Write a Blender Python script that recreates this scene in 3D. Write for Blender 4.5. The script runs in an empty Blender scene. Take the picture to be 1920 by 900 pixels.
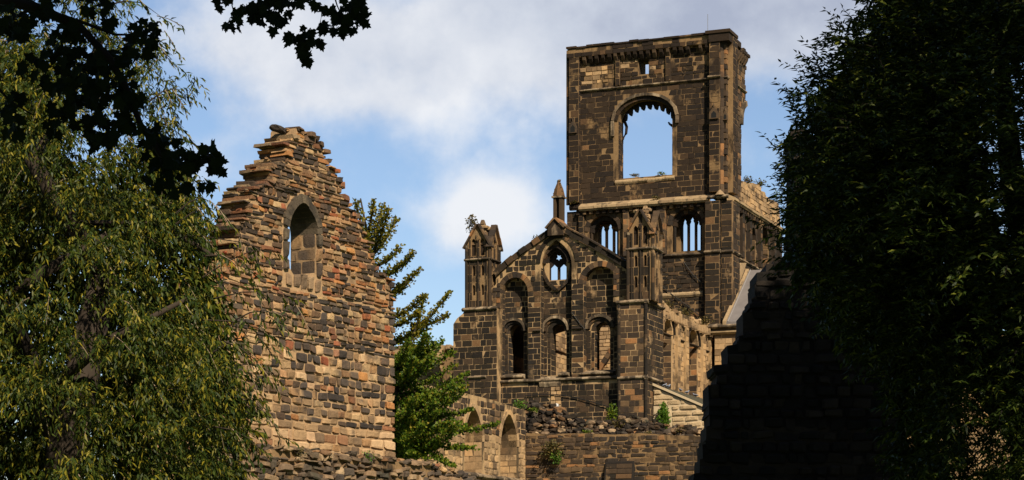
import bpy, math, random
import numpy as np
from mathutils import Vector, Matrix, noise as mnoise

R = math.radians
rnd = random.Random(7)
scene = bpy.context.scene
COL = scene.collection

# ------------------------------------------------------------------ camera
FPX, YH, CX, EYE = 3841.0, 1100.0, 960.0, 1.6       # focal length and horizon of the photograph in its own pixels
cam_d = bpy.data.cameras.new("camera")
cam_d.sensor_width = 36.0
cam_d.lens = FPX / 1920 * 36
cam_d.shift_y = (YH - 450) / 1920
cam_d.clip_start = 0.2
cam_d.clip_end = 9000
cam = bpy.data.objects.new("camera", cam_d)
cam.location = (0, 0, EYE)
cam.rotation_euler = (R(90), 0, 0)
COL.objects.link(cam)
scene.camera = cam

# ------------------------------------------------------------------ light
SUN_AZ, SUN_EL = 27.0, 40.0     # degrees: azimuth from -Y towards +X
SUN_STRENGTH, SKY_STRENGTH, EXPOSURE = 5.0, 0.05, 0.6
sun_vec = Vector((math.sin(R(SUN_AZ)) * math.cos(R(SUN_EL)), -math.cos(R(SUN_AZ)) * math.cos(R(SUN_EL)), math.sin(R(SUN_EL))))
sd = bpy.data.lights.new("sun", 'SUN')
sd.energy = SUN_STRENGTH
sd.angle = R(0.5)
sd.color = (1.0, 0.87, 0.68)
sun = bpy.data.objects.new("sun", sd)
sun.rotation_euler = sun_vec.to_track_quat('Z', 'Y').to_euler()
sun.location = (20, -30, 40)
COL.objects.link(sun)

vs = scene.view_settings
vs.view_transform = 'Standard'
vs.look = 'None'
vs.gamma = 1.0
vs.exposure = EXPOSURE
vs.use_curve_mapping = False


class NT:
    """small helper round a node tree"""
    def __init__(s, tree):
        s.t = tree; s.n = tree.nodes; s.l = tree.links
        s.n.clear()
    def new(s, typ, **kw):
        nd = s.n.new(typ)
        for k, v in kw.items(): setattr(nd, k, v)
        return nd
    def link(s, a, b): s.l.new(a, b)
    def _in(s, nd, i, v):
        if hasattr(v, 'links'): s.l.new(v, nd.inputs[i])
        elif v is not None: nd.inputs[i].default_value = v
    def math(s, op, a, b=None, clamp=False):
        nd = s.new('ShaderNodeMath', operation=op, use_clamp=clamp)
        s._in(nd, 0, a); s._in(nd, 1, b)
        return nd.outputs[0]
    def mix(s, f, a, b, blend='MIX'):
        nd = s.new('ShaderNodeMix', data_type='RGBA', blend_type=blend)
        s._in(nd, 0, f)
        for i, v in ((6, a), (7, b)):
            if hasattr(v, 'links'): s.l.new(v, nd.inputs[i])
            else: nd.inputs[i].default_value = (*v[:3], 1)
        return nd.outputs[2]
    def noise(s, vec, scale, detail=3, rough=.55):
        nd = s.new('ShaderNodeTexNoise')
        if vec is not None: s.l.new(vec, nd.inputs['Vector'])
        nd.inputs['Scale'].default_value = scale
        nd.inputs['Detail'].default_value = detail
        nd.inputs['Roughness'].default_value = rough
        return nd.outputs[0]
    def ramp(s, fac, stops, interp='LINEAR'):
        nd = s.new('ShaderNodeValToRGB')
        cr = nd.color_ramp; cr.interpolation = interp
        while len(cr.elements) > 1: cr.elements.remove(cr.elements[-1])
        cr.elements[0].position = stops[0][0]
        cr.elements[0].color = (*stops[0][1], 1)
        for p, c in stops[1:]:
            e = cr.elements.new(p); e.color = (*c, 1)
        s.l.new(fac, nd.inputs[0])
        return nd.outputs[0]
    def smooth(s, v, a, b):
        nd = s.new('ShaderNodeMapRange', interpolation_type='SMOOTHSTEP')
        s.l.new(v, nd.inputs[0])
        nd.inputs[1].default_value = a; nd.inputs[2].default_value = b
        return nd.outputs[0]


# world: Nishita sky with drifting clouds
w = bpy.data.worlds.new("World")
scene.world = w
w.use_nodes = True
g = NT(w.node_tree)
sky = g.new('ShaderNodeTexSky', sky_type='NISHITA', sun_disc=False)
sky.sun_elevation = R(SUN_EL)
sky.sun_rotation = R(180 - SUN_AZ)
sky.air_density = 1.0; sky.dust_density = 0.6; sky.ozone_density = 1.3
tc = g.new('ShaderNodeTexCoord')
sep = g.new('ShaderNodeSeparateXYZ'); g.link(tc.outputs['Generated'], sep.inputs[0])
yy = g.math('MAXIMUM', g.math('ABSOLUTE', sep.outputs[1]), 0.05)
uu = g.math('DIVIDE', sep.outputs[0], yy); vv = g.math('DIVIDE', sep.outputs[2], yy)
cmb = g.new('ShaderNodeCombineXYZ'); g.link(uu, cmb.inputs[0]); g.link(vv, cmb.inputs[1])
n1 = g.noise(cmb.outputs[0], 9, 6, .55)
n2 = g.noise(cmb.outputs[0], 24, 8, .6)
nn = g.math('ADD', g.math('MULTIPLY', g.math('SUBTRACT', n1, .5), 1.7), g.math('MULTIPLY', g.math('SUBTRACT', n2, .5), 1.1))
def blob(px, py, rx, ry, amp):
    u0, v0 = (px - CX) / FPX, (YH - py) / FPX
    du = g.math('DIVIDE', g.math('SUBTRACT', uu, u0), rx / FPX)
    dv = g.math('DIVIDE', g.math('SUBTRACT', vv, v0), ry / FPX)
    r2 = g.math('ADD', g.math('MULTIPLY', du, du), g.math('MULTIPLY', dv, dv))
    return g.math('MULTIPLY', g.math('EXPONENT', g.math('MULTIPLY', r2, -1.0)), amp)
dens = nn
for args in ((560, 70, 260, 90, .75), (900, 170, 260, 110, .8), (1300, 20, 520, 110, 1.2), (900, 405, 125, 72, 1.25), (700, 360, 70, 40, .25),
             (600, 190, 200, 60, .5), (1450, 290, 120, 60, .3), (380, 320, 120, 60, .45), (1020, 60, 200, 60, .5)):
    dens = g.math('ADD', dens, blob(*args))
mask = g.smooth(dens, .05, .95)
shade = g.math('ADD', g.math('MULTIPLY', g.noise(cmb.outputs[0], 18, 7, .58), 1.5), g.math('SUBTRACT', blob(900, 330, 180, 150, .55), blob(1400, 20, 430, 130, .7)))
ccol = g.ramp(shade, [(0.0, (5.6, 6.1, 7.6)), (.45, (8.4, 8.9, 10.0)), (1.0, (12.0, 12.1, 12.4))])

ahead = g.smooth(sep.outputs[1], .2, .7)      # broken cloud stands over the abbey, the rest of the sky is clear
skyc = g.mix(1.0, sky.outputs[0], g.mix(ahead, (.85, .85, .85), (1.58, 1.61, 1.72)), 'MULTIPLY')
full = g.mix(g.math('MULTIPLY', g.math('MULTIPLY', mask, .9), ahead), skyc, ccol)
bg = g.new('ShaderNodeBackground'); bg.inputs[1].default_value = SKY_STRENGTH
g.link(full, bg.inputs[0])
wo = g.new('ShaderNodeOutputWorld'); g.link(bg.outputs[0], wo.inputs[0])

# ------------------------------------------------------------------ materials
def base_mat(name):
    m = bpy.data.materials.new(name); m.use_nodes = True
    return m, NT(m.node_tree)

def finish(g, col, rough=.9, bump=None, bstr=.4, bdist=.02, spec=.2):
    p = g.new('ShaderNodeBsdfPrincipled')
    g.link(col, p.inputs['Base Color'])
    p.inputs['Roughness'].default_value = rough
    p.inputs['Specular IOR Level'].default_value = spec
    if bump is not None:
        b = g.new('ShaderNodeBump'); b.inputs['Strength'].default_value = bstr; b.inputs['Distance'].default_value = bdist
        g.link(bump, b.inputs['Height']); g.link(b.outputs[0], p.inputs['Normal'])
    o = g.new('ShaderNodeOutputMaterial'); g.link(p.outputs[0], o.inputs[0])
    return p

def stone(name, stops, patch=None, psc=.3, plo=.5, phi=.62, soot=None, ssc=.2, slo=.5, shi=.65, bump=.5, bdist=.03, fine=5.0, var=.5):
    """stones coloured one by one, with weathering laid over them in patches"""
    m, g = base_mat(name)
    geo = g.new('ShaderNodeNewGeometry')
    tc = g.new('ShaderNodeTexCoord'); oc = tc.outputs['Object']
    c = g.ramp(geo.outputs['Random Per Island'], stops)
    if patch:
        f = g.smooth(g.noise(oc, psc, 5, .65), plo, phi)
        f = g.math('MULTIPLY', f, .85)
        c = g.mix(f, c, patch)
    if soot:
        mp = g.new('ShaderNodeMapping'); mp.inputs['Scale'].default_value = (1, 1, .45); g.link(oc, mp.inputs[0])
        f = g.smooth(g.noise(mp.outputs[0], ssc, 6, .65), slo, shi)
        c = g.mix(g.math('MULTIPLY', f, .85), c, soot)
    fn = g.noise(oc, fine, 6, .7)
    k = g.math('ADD', g.math('MULTIPLY', fn, 2 * var), 1 - var)
    kk = g.new('ShaderNodeCombineXYZ')
    for i in range(3): g.link(k, kk.inputs[i])
    c = g.mix(1.0, c, kk.outputs[0], 'MULTIPLY')
    f2 = g.noise(oc, fine * 4, 4, .7)
    finish(g, c, .92, g.math('ADD', fn, g.math('MULTIPLY', f2, .35)), bump, bdist)
    return m

def plain(name, rgb, rough=.8, var=.25, sc=4, metal=0):
    m, g = base_mat(name)
    tc = g.new('ShaderNodeTexCoord')
    n = g.noise(tc.outputs['Object'], sc, 4, .6)
    c = g.mix(n, [x * (1 - var) for x in rgb], [min(1, x * (1 + var)) for x in rgb])
    p = finish(g, c, rough, n, .2, .01)
    p.inputs['Metallic'].default_value = metal
    return m

def leafy(name, stops, trans=.35, rough=.5, spec=.25):
    m, g = base_mat(name)
    geo = g.new('ShaderNodeNewGeometry')
    c = g.ramp(geo.outputs['Random Per Island'], stops)
    p = g.new('ShaderNodeBsdfPrincipled'); g.link(c, p.inputs['Base Color'])
    p.inputs['Roughness'].default_value = rough; p.inputs['Specular IOR Level'].default_value = spec
    t = g.new('ShaderNodeBsdfTranslucent'); g.link(c, t.inputs[0])
    mx = g.new('ShaderNodeMixShader'); mx.inputs[0].default_value = trans
    g.link(p.outputs[0], mx.inputs[1]); g.link(t.outputs[0], mx.inputs[2])
    o = g.new('ShaderNodeOutputMaterial'); g.link(mx.outputs[0], o.inputs[0])
    return m

DK = (.018, .014, .012)
M = {}
M['tower'] = stone('sooty sandstone ashlar', [(0, (.018, .013, .010)), (.4, (.020, .013, .009)), (.75, (.028, .018, .011)), (.92, (.042, .026, .015)), (.98, (.09, .05, .025)), (1, (.17, .09, .04))],
                   patch=(.21, .13, .06), psc=.6, plo=.57, phi=.66, soot=DK, ssc=.35, slo=.5, shi=.7)
M['gable'] = stone('dark gable sandstone', [(0, (.014, .011, .009)), (.35, (.020, .015, .010)), (.7, (.031, .021, .014)), (.92, (.05, .032, .019)), (1, (.15, .08, .035))],
                   patch=(.27, .175, .09), psc=.6, plo=.58, phi=.68, soot=(.02, .017, .015), ssc=.4, slo=.55, shi=.7)
M['brown'] = stone('brown weathered sandstone', [(0, (.022, .016, .012)), (.3, (.045, .03, .02)), (.6, (.085, .055, .032)), (.85, (.14, .085, .042)), (1, (.28, .13, .05))],
                   patch=(.03, .024, .02), psc=.5, plo=.5, phi=.65, soot=(.02, .017, .015), ssc=.8, slo=.55, shi=.7)
M['tan'] = stone('tan sandstone', [(0, (.12, .075, .04)), (.3, (.26, .17, .09)), (.7, (.36, .24, .13)), (1, (.42, .26, .12))],
                 patch=(.085, .058, .036), psc=1.1, plo=.52, phi=.64, soot=(.05, .038, .027), ssc=.8, slo=.66, shi=.78)  # tan stone with darker patches
M['ledge'] = stone('pale weathered ledge stone', [(0, (.22, .15, .085)), (1, (.33, .235, .13))], soot=(.06, .045, .03), ssc=1.8, slo=.54, shi=.66, fine=5, var=.5)
M['string'] = stone('string course stone', [(0, (.12, .085, .055)), (.6, (.22, .16, .10)), (1, (.33, .25, .16))], soot=(.022, .017, .013), ssc=1.6, slo=.42, shi=.56, fine=5, var=.6)
M['mortar'] = stone('lime mortar', [(0, (.34, .225, .115)), (1, (.34, .225, .115))], soot=(.022, .016, .011), ssc=.9, slo=.47, shi=.6, fine=4)
M['mortar_dark'] = stone('sooty lime mortar', [(0, (.20, .125, .06)), (1, (.20, .125, .06))], soot=(.014, .010, .008), ssc=1.1, slo=.45, shi=.6, fine=4)
M['mortar_light'] = stone('pale lime mortar', [(0, (.33, .215, .115)), (1, (.33, .215, .115))], soot=(.06, .04, .026), ssc=.9, slo=.5, shi=.7, fine=7)
M['ruin'] = stone('mixed rubble sandstone', [(0, (.032, .026, .022)), (.18, (.055, .040, .030)), (.3, (.09, .056, .034)), (.42, (.17, .095, .048)), (.56, (.33, .20, .095)), (.66, (.13, .055, .03)),
                                              (.76, (.38, .18, .06)), (.82, (.22, .06, .028)), (.9, (.42, .28, .14)), (1, (.07, .054, .04))],
                  patch=(.06, .042, .030), psc=.8, plo=.5, phi=.64, soot=(.032, .024, .019), ssc=1.1, slo=.54, shi=.68, bump=.8, bdist=.03, fine=9, var=.6)
M['ruin_low'] = stone('squared ruin sandstone', [(0, (.034, .028, .025)), (.28, (.06, .045, .035)), (.46, (.10, .068, .044)), (.56, (.31, .195, .10)), (.78, (.42, .28, .145)), (.86, (.17, .075, .04)), (.9, (.32, .19, .085)), (1, (.07, .055, .045))],
                      patch=(.06, .048, .040), psc=.5, plo=.45, phi=.58, soot=(.32, .215, .115), ssc=.42, slo=.6, shi=.7, bump=.8, bdist=.03, fine=9, var=.6)
M['ruin_tan'] = stone('tan squared ruin stone', [(0, (.12, .08, .05)), (.25, (.28, .18, .095)), (.6, (.42, .275, .145)), (.85, (.46, .31, .175)), (.93, (.2, .09, .05)), (1, (.3, .18, .08))], patch=(.10, .07, .046), psc=.8, plo=.56, phi=.7, bump=.8, fine=8, var=.5)
M['base'] = stone('mossy rubble', [(0, (.045, .037, .03)), (.4, (.10, .072, .05)), (.75, (.2, .13, .075)), (1, (.34, .24, .14))], patch=(.05, .045, .028), psc=.9, plo=.52, phi=.68, bump=.8, fine=7, var=.6)
M['surround'] = stone('eroded grey dressed stone', [(0, (.07, .054, .038)), (1, (.12, .092, .06))], patch=(.03, .025, .02), psc=1.6, plo=.42, phi=.58, fine=8, bump=.9)
M['black'] = stone('wall stone darkened for shade', [(0, (.008, .007, .006)), (.6, (.014, .011, .009)), (1, (.028, .021, .015))], bump=.6, fine=6)  # the right-hand wall's deep shade is put into this colour
M['sacristy'] = stone('new cut pale sandstone', [(0, (.34, .245, .14)), (1, (.44, .32, .185))], fine=4, var=.25, bump=.9, bdist=.05)
M['white_stone'] = plain('pale dressed stone', (.46, .36, .23), .8, .1)
M['lead'] = plain('grey lead sheet', (.15, .135, .13), .65, .3, 1.6, 0)
M['leadroll'] = plain('lead roll', (.2, .185, .18), .6, .15, 2, 0)
M['slate'] = plain('mossy stone slate', (.07, .065, .045), .9, .4, 6)
M['bark'] = plain('bark', (.035, .026, .019), .9, .4, 8)
M['bark_dark'] = plain('dark bark', (.014, .011, .009), .95, .3, 8)
M['twig'] = plain('pale twig', (.2, .15, .10), .8, .3, 8)
M['metal'] = plain('grey metal rod', (.35, .35, .37), .4, .1, 3, .6)
M['cable'] = plain('black cable', (.012, .012, .012), .6, .1)
M['whitebox'] = plain('white painted metal', (.75, .75, .74), .4, .05)
M['glass'] = plain('dark window glass', (.02, .022, .025), .12, .1)
M['grass'] = plain('grass turf', (.06, .09, .025), .95, .4, .8)
M['path'] = plain('gravel path', (.25, .22, .18), .95, .2, 12)
M['bird'] = plain('pigeon feathers', (.17, .19, .24), .7, .2, 20)
M['leaf_willow'] = leafy('long weeping leaves', [(0, (.014, .026, .004)), (.45, (.030, .050, .006)), (.75, (.070, .080, .009)), (1, (.22, .18, .016))], .24, .5, .18)
M['leaf_ginkgo'] = leafy('fan leaves', [(0, (.035, .075, .006)), (.5, (.08, .13, .01)), (1, (.18, .19, .015))], .32, .5, .18)
M['leaf_gold'] = leafy('yellowing fan leaves', [(0, (.07, .085, .008)), (.6, (.15, .13, .012)), (1, (.22, .16, .014))], .28, .5, .18)
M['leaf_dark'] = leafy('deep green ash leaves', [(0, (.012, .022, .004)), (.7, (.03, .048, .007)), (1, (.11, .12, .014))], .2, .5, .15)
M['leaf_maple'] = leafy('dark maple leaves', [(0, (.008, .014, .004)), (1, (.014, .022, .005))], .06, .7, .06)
M['leaf_plant'] = leafy('bright wall plant leaves', [(0, (.05, .12, .012)), (1, (.13, .22, .025))], .35, .5)
M['leaf_dry'] = leafy('dry wall shrub leaves', [(0, (.05, .05, .015)), (.6, (.10, .08, .02)), (1, (.16, .10, .03))], .3, .6)

# ------------------------------------------------------------------ geometry helpers
class Frame:
    """a building's own axes: x along its front, y into it; turns points seen in the photograph into metres on its planes"""
    def __init__(s, ox, oy, ang):
        s.o = (ox, oy); s.ang = R(ang)
        s.ux = (math.cos(s.ang), math.sin(s.ang)); s.uy = (-math.sin(s.ang), math.cos(s.ang))
    def _hit(s, px, py, n, d):
        rx = (px - CX) / FPX
        t = (d + s.o[0] * n[0] + s.o[1] * n[1]) / (rx * n[0] + n[1])
        X, Y = t * rx, t
        dx, dy = X - s.o[0], Y - s.o[1]
        return dx * s.ux[0] + dy * s.ux[1], dx * s.uy[0] + dy * s.uy[1], EYE + t * (YH - py) / FPX
    def F(s, px, py, b=0.0):
        a, _, z = s._hit(px, py, s.uy, b); return a, z
    def S(s, px, py, a=0.0):
        _, b, z = s._hit(px, py, s.ux, a); return b, z
    def PF(s, pts, b=0.0): return [s.F(x, y, b) for x, y in pts]
    def PS(s, pts, a=0.0): return [s.S(x, y, a) for x, y in pts]

class MB:
    def __init__(s): s.v = []; s.f = []; s.m = []; s.mats = []
    def mi(s, mat):
        if mat not in s.mats: s.mats.append(mat)
        return s.mats.index(mat)
    def add(s, vs, fs, mat):
        o = len(s.v); s.v.extend(vs); k = s.mi(mat)
        for f in fs: s.f.append(tuple(i + o for i in f)); s.m.append(k)
    def hexa(s, p, mat):   # 4 points in front (ccw), then the same 4 behind
        s.add(p, [(0, 1, 2, 3), (7, 6, 5, 4), (0, 4, 5, 1), (1, 5, 6, 2), (2, 6, 7, 3), (3, 7, 4, 0)], mat)
    def box(s, x0, x1, y0, y1, z0, z1, mat):
        s.hexa([(x0, y0, z0), (x1, y0, z0), (x1, y0, z1), (x0, y0, z1), (x0, y1, z0), (x1, y1, z0), (x1, y1, z1), (x0, y1, z1)], mat)
    def tube(s, pts, radii, n, mat, cap=True):
        rings = []
        for i, p in enumerate(pts):
            p = Vector(p)
            d = (Vector(pts[min(i + 1, len(pts) - 1)]) - Vector(pts[max(i - 1, 0)])).normalized()
            ref = Vector((0, 0, 1)) if abs(d.z) < .9 else Vector((1, 0, 0))
            a = d.cross(ref).normalized(); b = d.cross(a)
            r = radii[i] if hasattr(radii, '__len__') else radii
            rings.append([tuple(p + a * (r * math.cos(2 * math.pi * k / n)) + b * (r * math.sin(2 * math.pi * k / n))) for k in range(n)])
        vs = [q for r_ in rings for q in r_]
        fs = []
        for i in range(len(pts) - 1):
            for k in range(n):
                fs.append((i * n + k, i * n + (k + 1) % n, (i + 1) * n + (k + 1) % n, (i + 1) * n + k))
        if cap:
            fs.append(tuple(range(n))[::-1]); fs.append(tuple((len(pts) - 1) * n + k for k in range(n)))
        s.add(vs, fs, mat)
    def prism(s, poly, y0, y1, mat, mp=None):
        mp = mp or (lambda x, d, z: (x, d, z))
        n = len(poly)
        vs = [mp(x, y0, z) for x, z in poly] + [mp(x, y1, z) for x, z in poly]
        s.add(vs, [tuple(range(n)), tuple(range(2 * n - 1, n - 1, -1))] + [(i, i + n, (i + 1) % n + n, (i + 1) % n) for i in range(n)], mat)
    def build(s, name, parent=None, smooth=False):
        me = bpy.data.meshes.new(name)
        me.from_pydata(s.v, [], s.f)
        for mt in s.mats: me.materials.append(mt)
        me.polygons.foreach_set('material_index', s.m)
        if smooth: me.polygons.foreach_set('use_smooth', [True] * len(s.f))
        me.update()
        o = bpy.data.objects.new(name, me); COL.objects.link(o)
        if parent is not None: o.parent = parent
        return o

def tag(o, label=None, cat=None, group=None, kind=None):
    if label: o['label'] = label
    if cat: o['category'] = cat
    if group: o['group'] = group
    if kind: o['kind'] = kind
    return o

def empty(name, fr=None, loc=(0, 0, 0), rz=0):
    o = bpy.data.objects.new(name, None); COL.objects.link(o)
    o.empty_display_size = .5
    if fr: o.location = (fr.o[0], fr.o[1], 0); o.rotation_euler = (0, 0, fr.ang)
    else: o.location = loc; o.rotation_euler = (0, 0, rz)
    return o

def front(b0): return lambda x, d, z: (x, b0 + d, z)        # face looks along -y
def side(a0): return lambda x, d, z: (a0 - d, x, z)         # face looks along +x

def crossings(polys, z):
    xs = []
    for p in polys:
        n = len(p)
        for i in range(n):
            (x0, z0), (x1, z1) = p[i], p[(i + 1) % n]
            if (z0 <= z < z1) or (z1 <= z < z0):
                xs.append((x0 + (x1 - x0) * (z - z0) / (z1 - z0), (x0, z0, x1, z1)))
    xs.sort(key=lambda t: t[0])
    return xs

def core(mb, mp, polys, d0, d1, mat):
    """a solid wall with exact openings, cut into trapezoids"""
    zs = sorted({round(z, 4) for p in polys for _, z in p})
    def ex(e, z):
        x0, z0, x1, z1 = e
        return x0 if z1 == z0 else x0 + (x1 - x0) * (z - z0) / (z1 - z0)
    for za, zb in zip(zs, zs[1:]):
        if zb - za < 1e-3: continue
        cr = crossings(polys, (za + zb) / 2)
        for i in range(0, len(cr) - 1, 2):
            l, r = cr[i][1], cr[i + 1][1]
            q = [(ex(l, za), za), (ex(r, za), za), (ex(r, zb), zb), (ex(l, zb), zb)]
            mb.hexa([mp(x, d0, z) for x, z in q] + [mp(x, d1, z) for x, z in q], mat)

def spans(polys, za, zb):
    res = None
    for z in (za, (za + zb) / 2, zb):
        xs = [c[0] for c in crossings(polys, z)]
        iv = [(xs[i], xs[i + 1]) for i in range(0, len(xs) - 1, 2)]
        if res is None: res = iv
        else:
            new = []
            for a, b in res:
                for c, d in iv:
                    lo, hi = max(a, c), min(b, d)
                    if hi - lo > .04: new.append((lo, hi))
            res = new
    return res or []

def stone_block(mb, mp, x0, x1, z0, z1, proud, mat, jit=.006, back=.05, rough=False, through=None):
    j = lambda s=1.0: rnd.uniform(-jit, jit) * s
    bk = through if through else back
    if not rough:
        e = min(.010, (z1 - z0) * .1, (x1 - x0) * .1)
        p = proud
        tl = j(1.5)
        f = [mp(x0 + e + j(), -p + tl, z0 + e + j()), mp(x1 - e + j(), -p - tl, z0 + e + j()), mp(x1 - e + j(), -p - tl + j(), z1 - e + j()), mp(x0 + e + j(), -p + tl + j(), z1 - e + j())]
        b = [mp(x0, bk, z0), mp(x1, bk, z0), mp(x1, bk, z1), mp(x0, bk, z1)]
        mb.hexa(f + b, mat)
        return
    N = 4
    w_, h_ = x1 - x0, z1 - z0
    cj = [(j(2), j(2)) for _ in range(4)]
    sk = j(1.5); tl = j(1.2)
    vs = []
    seed = Vector((rnd.uniform(0, 99), rnd.uniform(0, 99), rnd.uniform(0, 99)))
    e = min(.014, w_ * .06, h_ * .11)
    for layer in (0, 1):
        for r_ in range(N):
            for c in range(N):
                if layer == 1 and 0 < r_ < N - 1 and 0 < c < N - 1: continue
                s, t = c / (N - 1), r_ / (N - 1)
                ox = (1 - t) * ((1 - s) * cj[0][0] + s * cj[1][0]) + t * ((1 - s) * cj[3][0] + s * cj[2][0])
                oz = (1 - t) * ((1 - s) * cj[0][1] + s * cj[1][1]) + t * ((1 - s) * cj[3][1] + s * cj[2][1])
                nz = mnoise.noise(Vector((s * w_ * 5, t * h_ * 6, 0)) + seed)
                corner = (s in (0, 1)) and (t in (0, 1))
                if layer == 0:
                    ss = .22 + (s - 1 / 3) * 1.68 if 0 < s < 1 else s
                    tt = .22 + (t - 1 / 3) * 1.68 if 0 < t < 1 else t
                    edge = (s in (0, 1)) or (t in (0, 1))
                    k = 1.7 if corner else 1.0
                    x = x0 + ox + e * k * (1 if s == 0 else -1 if s == 1 else 0) + ss * w_ + nz * jit * .8
                    z = z0 + oz + e * k * (1 if t == 0 else -1 if t == 1 else 0) + tt * h_ + nz * jit * .8
                    d = -proud * (.55 if edge else 1.0) + nz * jit * 2.2 + tl * (s - .5) * 2 + sk * (t - .5) * 2
                else:
                    x = x0 + s * w_ + ox; z = z0 + t * h_ + oz; d = bk
                    if corner:
                        x += e * .4 * (1 if s == 0 else -1); z += e * .4 * (1 if t == 0 else -1)
                vs.append(mp(x, d, z))
    fs = []
    for r_ in range(N - 1):
        for c in range(N - 1):
            i = r_ * N + c
            fs.append((i, i + 1, i + N + 1, i + N))
    ringA = [0, 1, 2, 3, 7, 11, 15, 14, 13, 12, 8, 4]
    idx = {}
    k = 16
    for r_ in range(N):
        for c in range(N):
            if 0 < r_ < N - 1 and 0 < c < N - 1: continue
            idx[r_ * N + c] = k; k += 1
    for i in range(12):
        a, b = ringA[i], ringA[(i + 1) % 12]
        fs.append((a, idx[a], idx[b], b))
    fs.append(tuple(idx[a] for a in ringA)[::-1])
    mb.add(vs, fs, mat)

def courses(mb, mp, polys, mat, h=(.28, .36), wd=(.35, .75), proud=(.004, .02), joint=.02, zmin=-1e9, zmax=1e9, jit=.006, rough=False, rag=0.0, thick=1.0,
            missing=0.0, matf=None, slope=0.0):
    zs = [z for p in polys for _, z in p]
    z = max(min(zs), zmin); top = min(max(zs), zmax)
    while z < top - .05:
        hh = rnd.uniform(*h)
        if z + hh > top: hh = top - z
        za, zb = z + joint / 2, z + hh - joint / 2
        ivs = spans(polys, za, zb)
        for n_, (a, b) in enumerate(ivs):
            x = a
            first = True
            while x < b - .03:
                ww = rnd.uniform(*wd)
                if rnd.random() < .15: ww *= .6
                if b - (x + ww) < wd[0] * .6: ww = b - x
                if b - x < ww: ww = b - x
                last = x + ww >= b - 1e-4
                x0, x1 = x + joint / 2, x + ww - joint / 2
                th = None
                if rag and ((first and n_ == 0) or (last and n_ == len(ivs) - 1)):
                    th = thick
                    if first and n_ == 0: x0 -= rnd.uniform(-.2, 1) * rag
                    if last and n_ == len(ivs) - 1: x1 += rnd.uniform(-.2, 1) * rag
                if rnd.random() >= missing and x1 - x0 > .03:
                    mm = matf((x0 + x1) / 2, z) if matf else mat
                    stone_block(mb, mp, x0, x1, za, zb, rnd.uniform(*proud), mm, jit=jit, rough=rough, through=th)
                x += ww; first = False
        z += hh

def arch(x0, x1, z0, zs, zt, kind='round', n=12):
    """outline of an arched opening"""
    cx, hw = (x0 + x1) / 2, (x1 - x0) / 2
    pts = [(x0, z0), (x1, z0)]
    if kind == 'round':
        for i in range(n + 1):
            t = math.pi * i / n
            pts.append((cx + hw * math.cos(t), zs + (zt - zs) * math.sin(t)))
    elif kind == 'pointed':
        k = (zt - zs) / (2 * hw * .866)
        for i in range(n // 2 + 1):
            t = R(60) * i / (n // 2)
            pts.append((x0 + 2 * hw * math.cos(t), zs + 2 * hw * math.sin(t) * k))
        for i in range(n // 2 - 1, -1, -1):
            t = R(60) * i / (n // 2)
            pts.append((x1 - 2 * hw * math.cos(t), zs + 2 * hw * math.sin(t) * k))
    else:
        pts += [(x1, zt), (x0, zt)]
    return pts

def arc_curve(x0, x1, zs, zt, kind='round', n=16): return arch(x0, x1, zs, zs, zt, kind, n)[2:]

def resample(c, n):
    L = [0]
    for a, b in zip(c, c[1:]): L.append(L[-1] + math.hypot(b[0] - a[0], b[1] - a[1]))
    out = []
    for i in range(n + 1):
        s = L[-1] * i / n
        k = max(j for j in range(len(L)) if L[j] <= s + 1e-9); k = min(k, len(c) - 2)
        t = 0 if L[k + 1] == L[k] else (s - L[k]) / (L[k + 1] - L[k])
        out.append((c[k][0] + (c[k + 1][0] - c[k][0]) * t, c[k][1] + (c[k + 1][1] - c[k][1]) * t))
    return out

def ring(mb, mp, curve, e, d0, d1, mat, size=.3, gap=.012, sgn=1, jit=.004):
    """stones laid along a curve: voussoirs, hood moulds, copings"""
    L = sum(math.hypot(b[0] - a[0], b[1] - a[1]) for a, b in zip(curve, curve[1:]))
    n = max(2, int(round(L / size)))
    c = resample(curve, n)
    def nrm(i):
        a, b = c[max(i - 1, 0)], c[min(i + 1, n)]
        dx, dz = b[0] - a[0], b[1] - a[1]; l = math.hypot(dx, dz) or 1
        return (dz / l * sgn, -dx / l * sgn)
    for i in range(n):
        n0, n1_ = nrm(i), nrm(i + 1)
        a, b = c[i], c[i + 1]
        dx, dz = b[0] - a[0], b[1] - a[1]; l = math.hypot(dx, dz) or 1
        gx, gz = dx / l * gap / 2, dz / l * gap / 2
        ee = e * rnd.uniform(.92, 1.05)
        q = [(a[0] + gx, a[1] + gz), (b[0] - gx, b[1] - gz), (b[0] - gx + n1_[0] * ee, b[1] - gz + n1_[1] * ee), (a[0] + gx + n0[0] * ee, a[1] + gz + n0[1] * ee)]
        dj = rnd.uniform(-jit, jit) * 2
        mb.hexa([mp(x, d0 + dj, z) for x, z in q] + [mp(x, d1, z) for x, z in q], mat)

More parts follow.
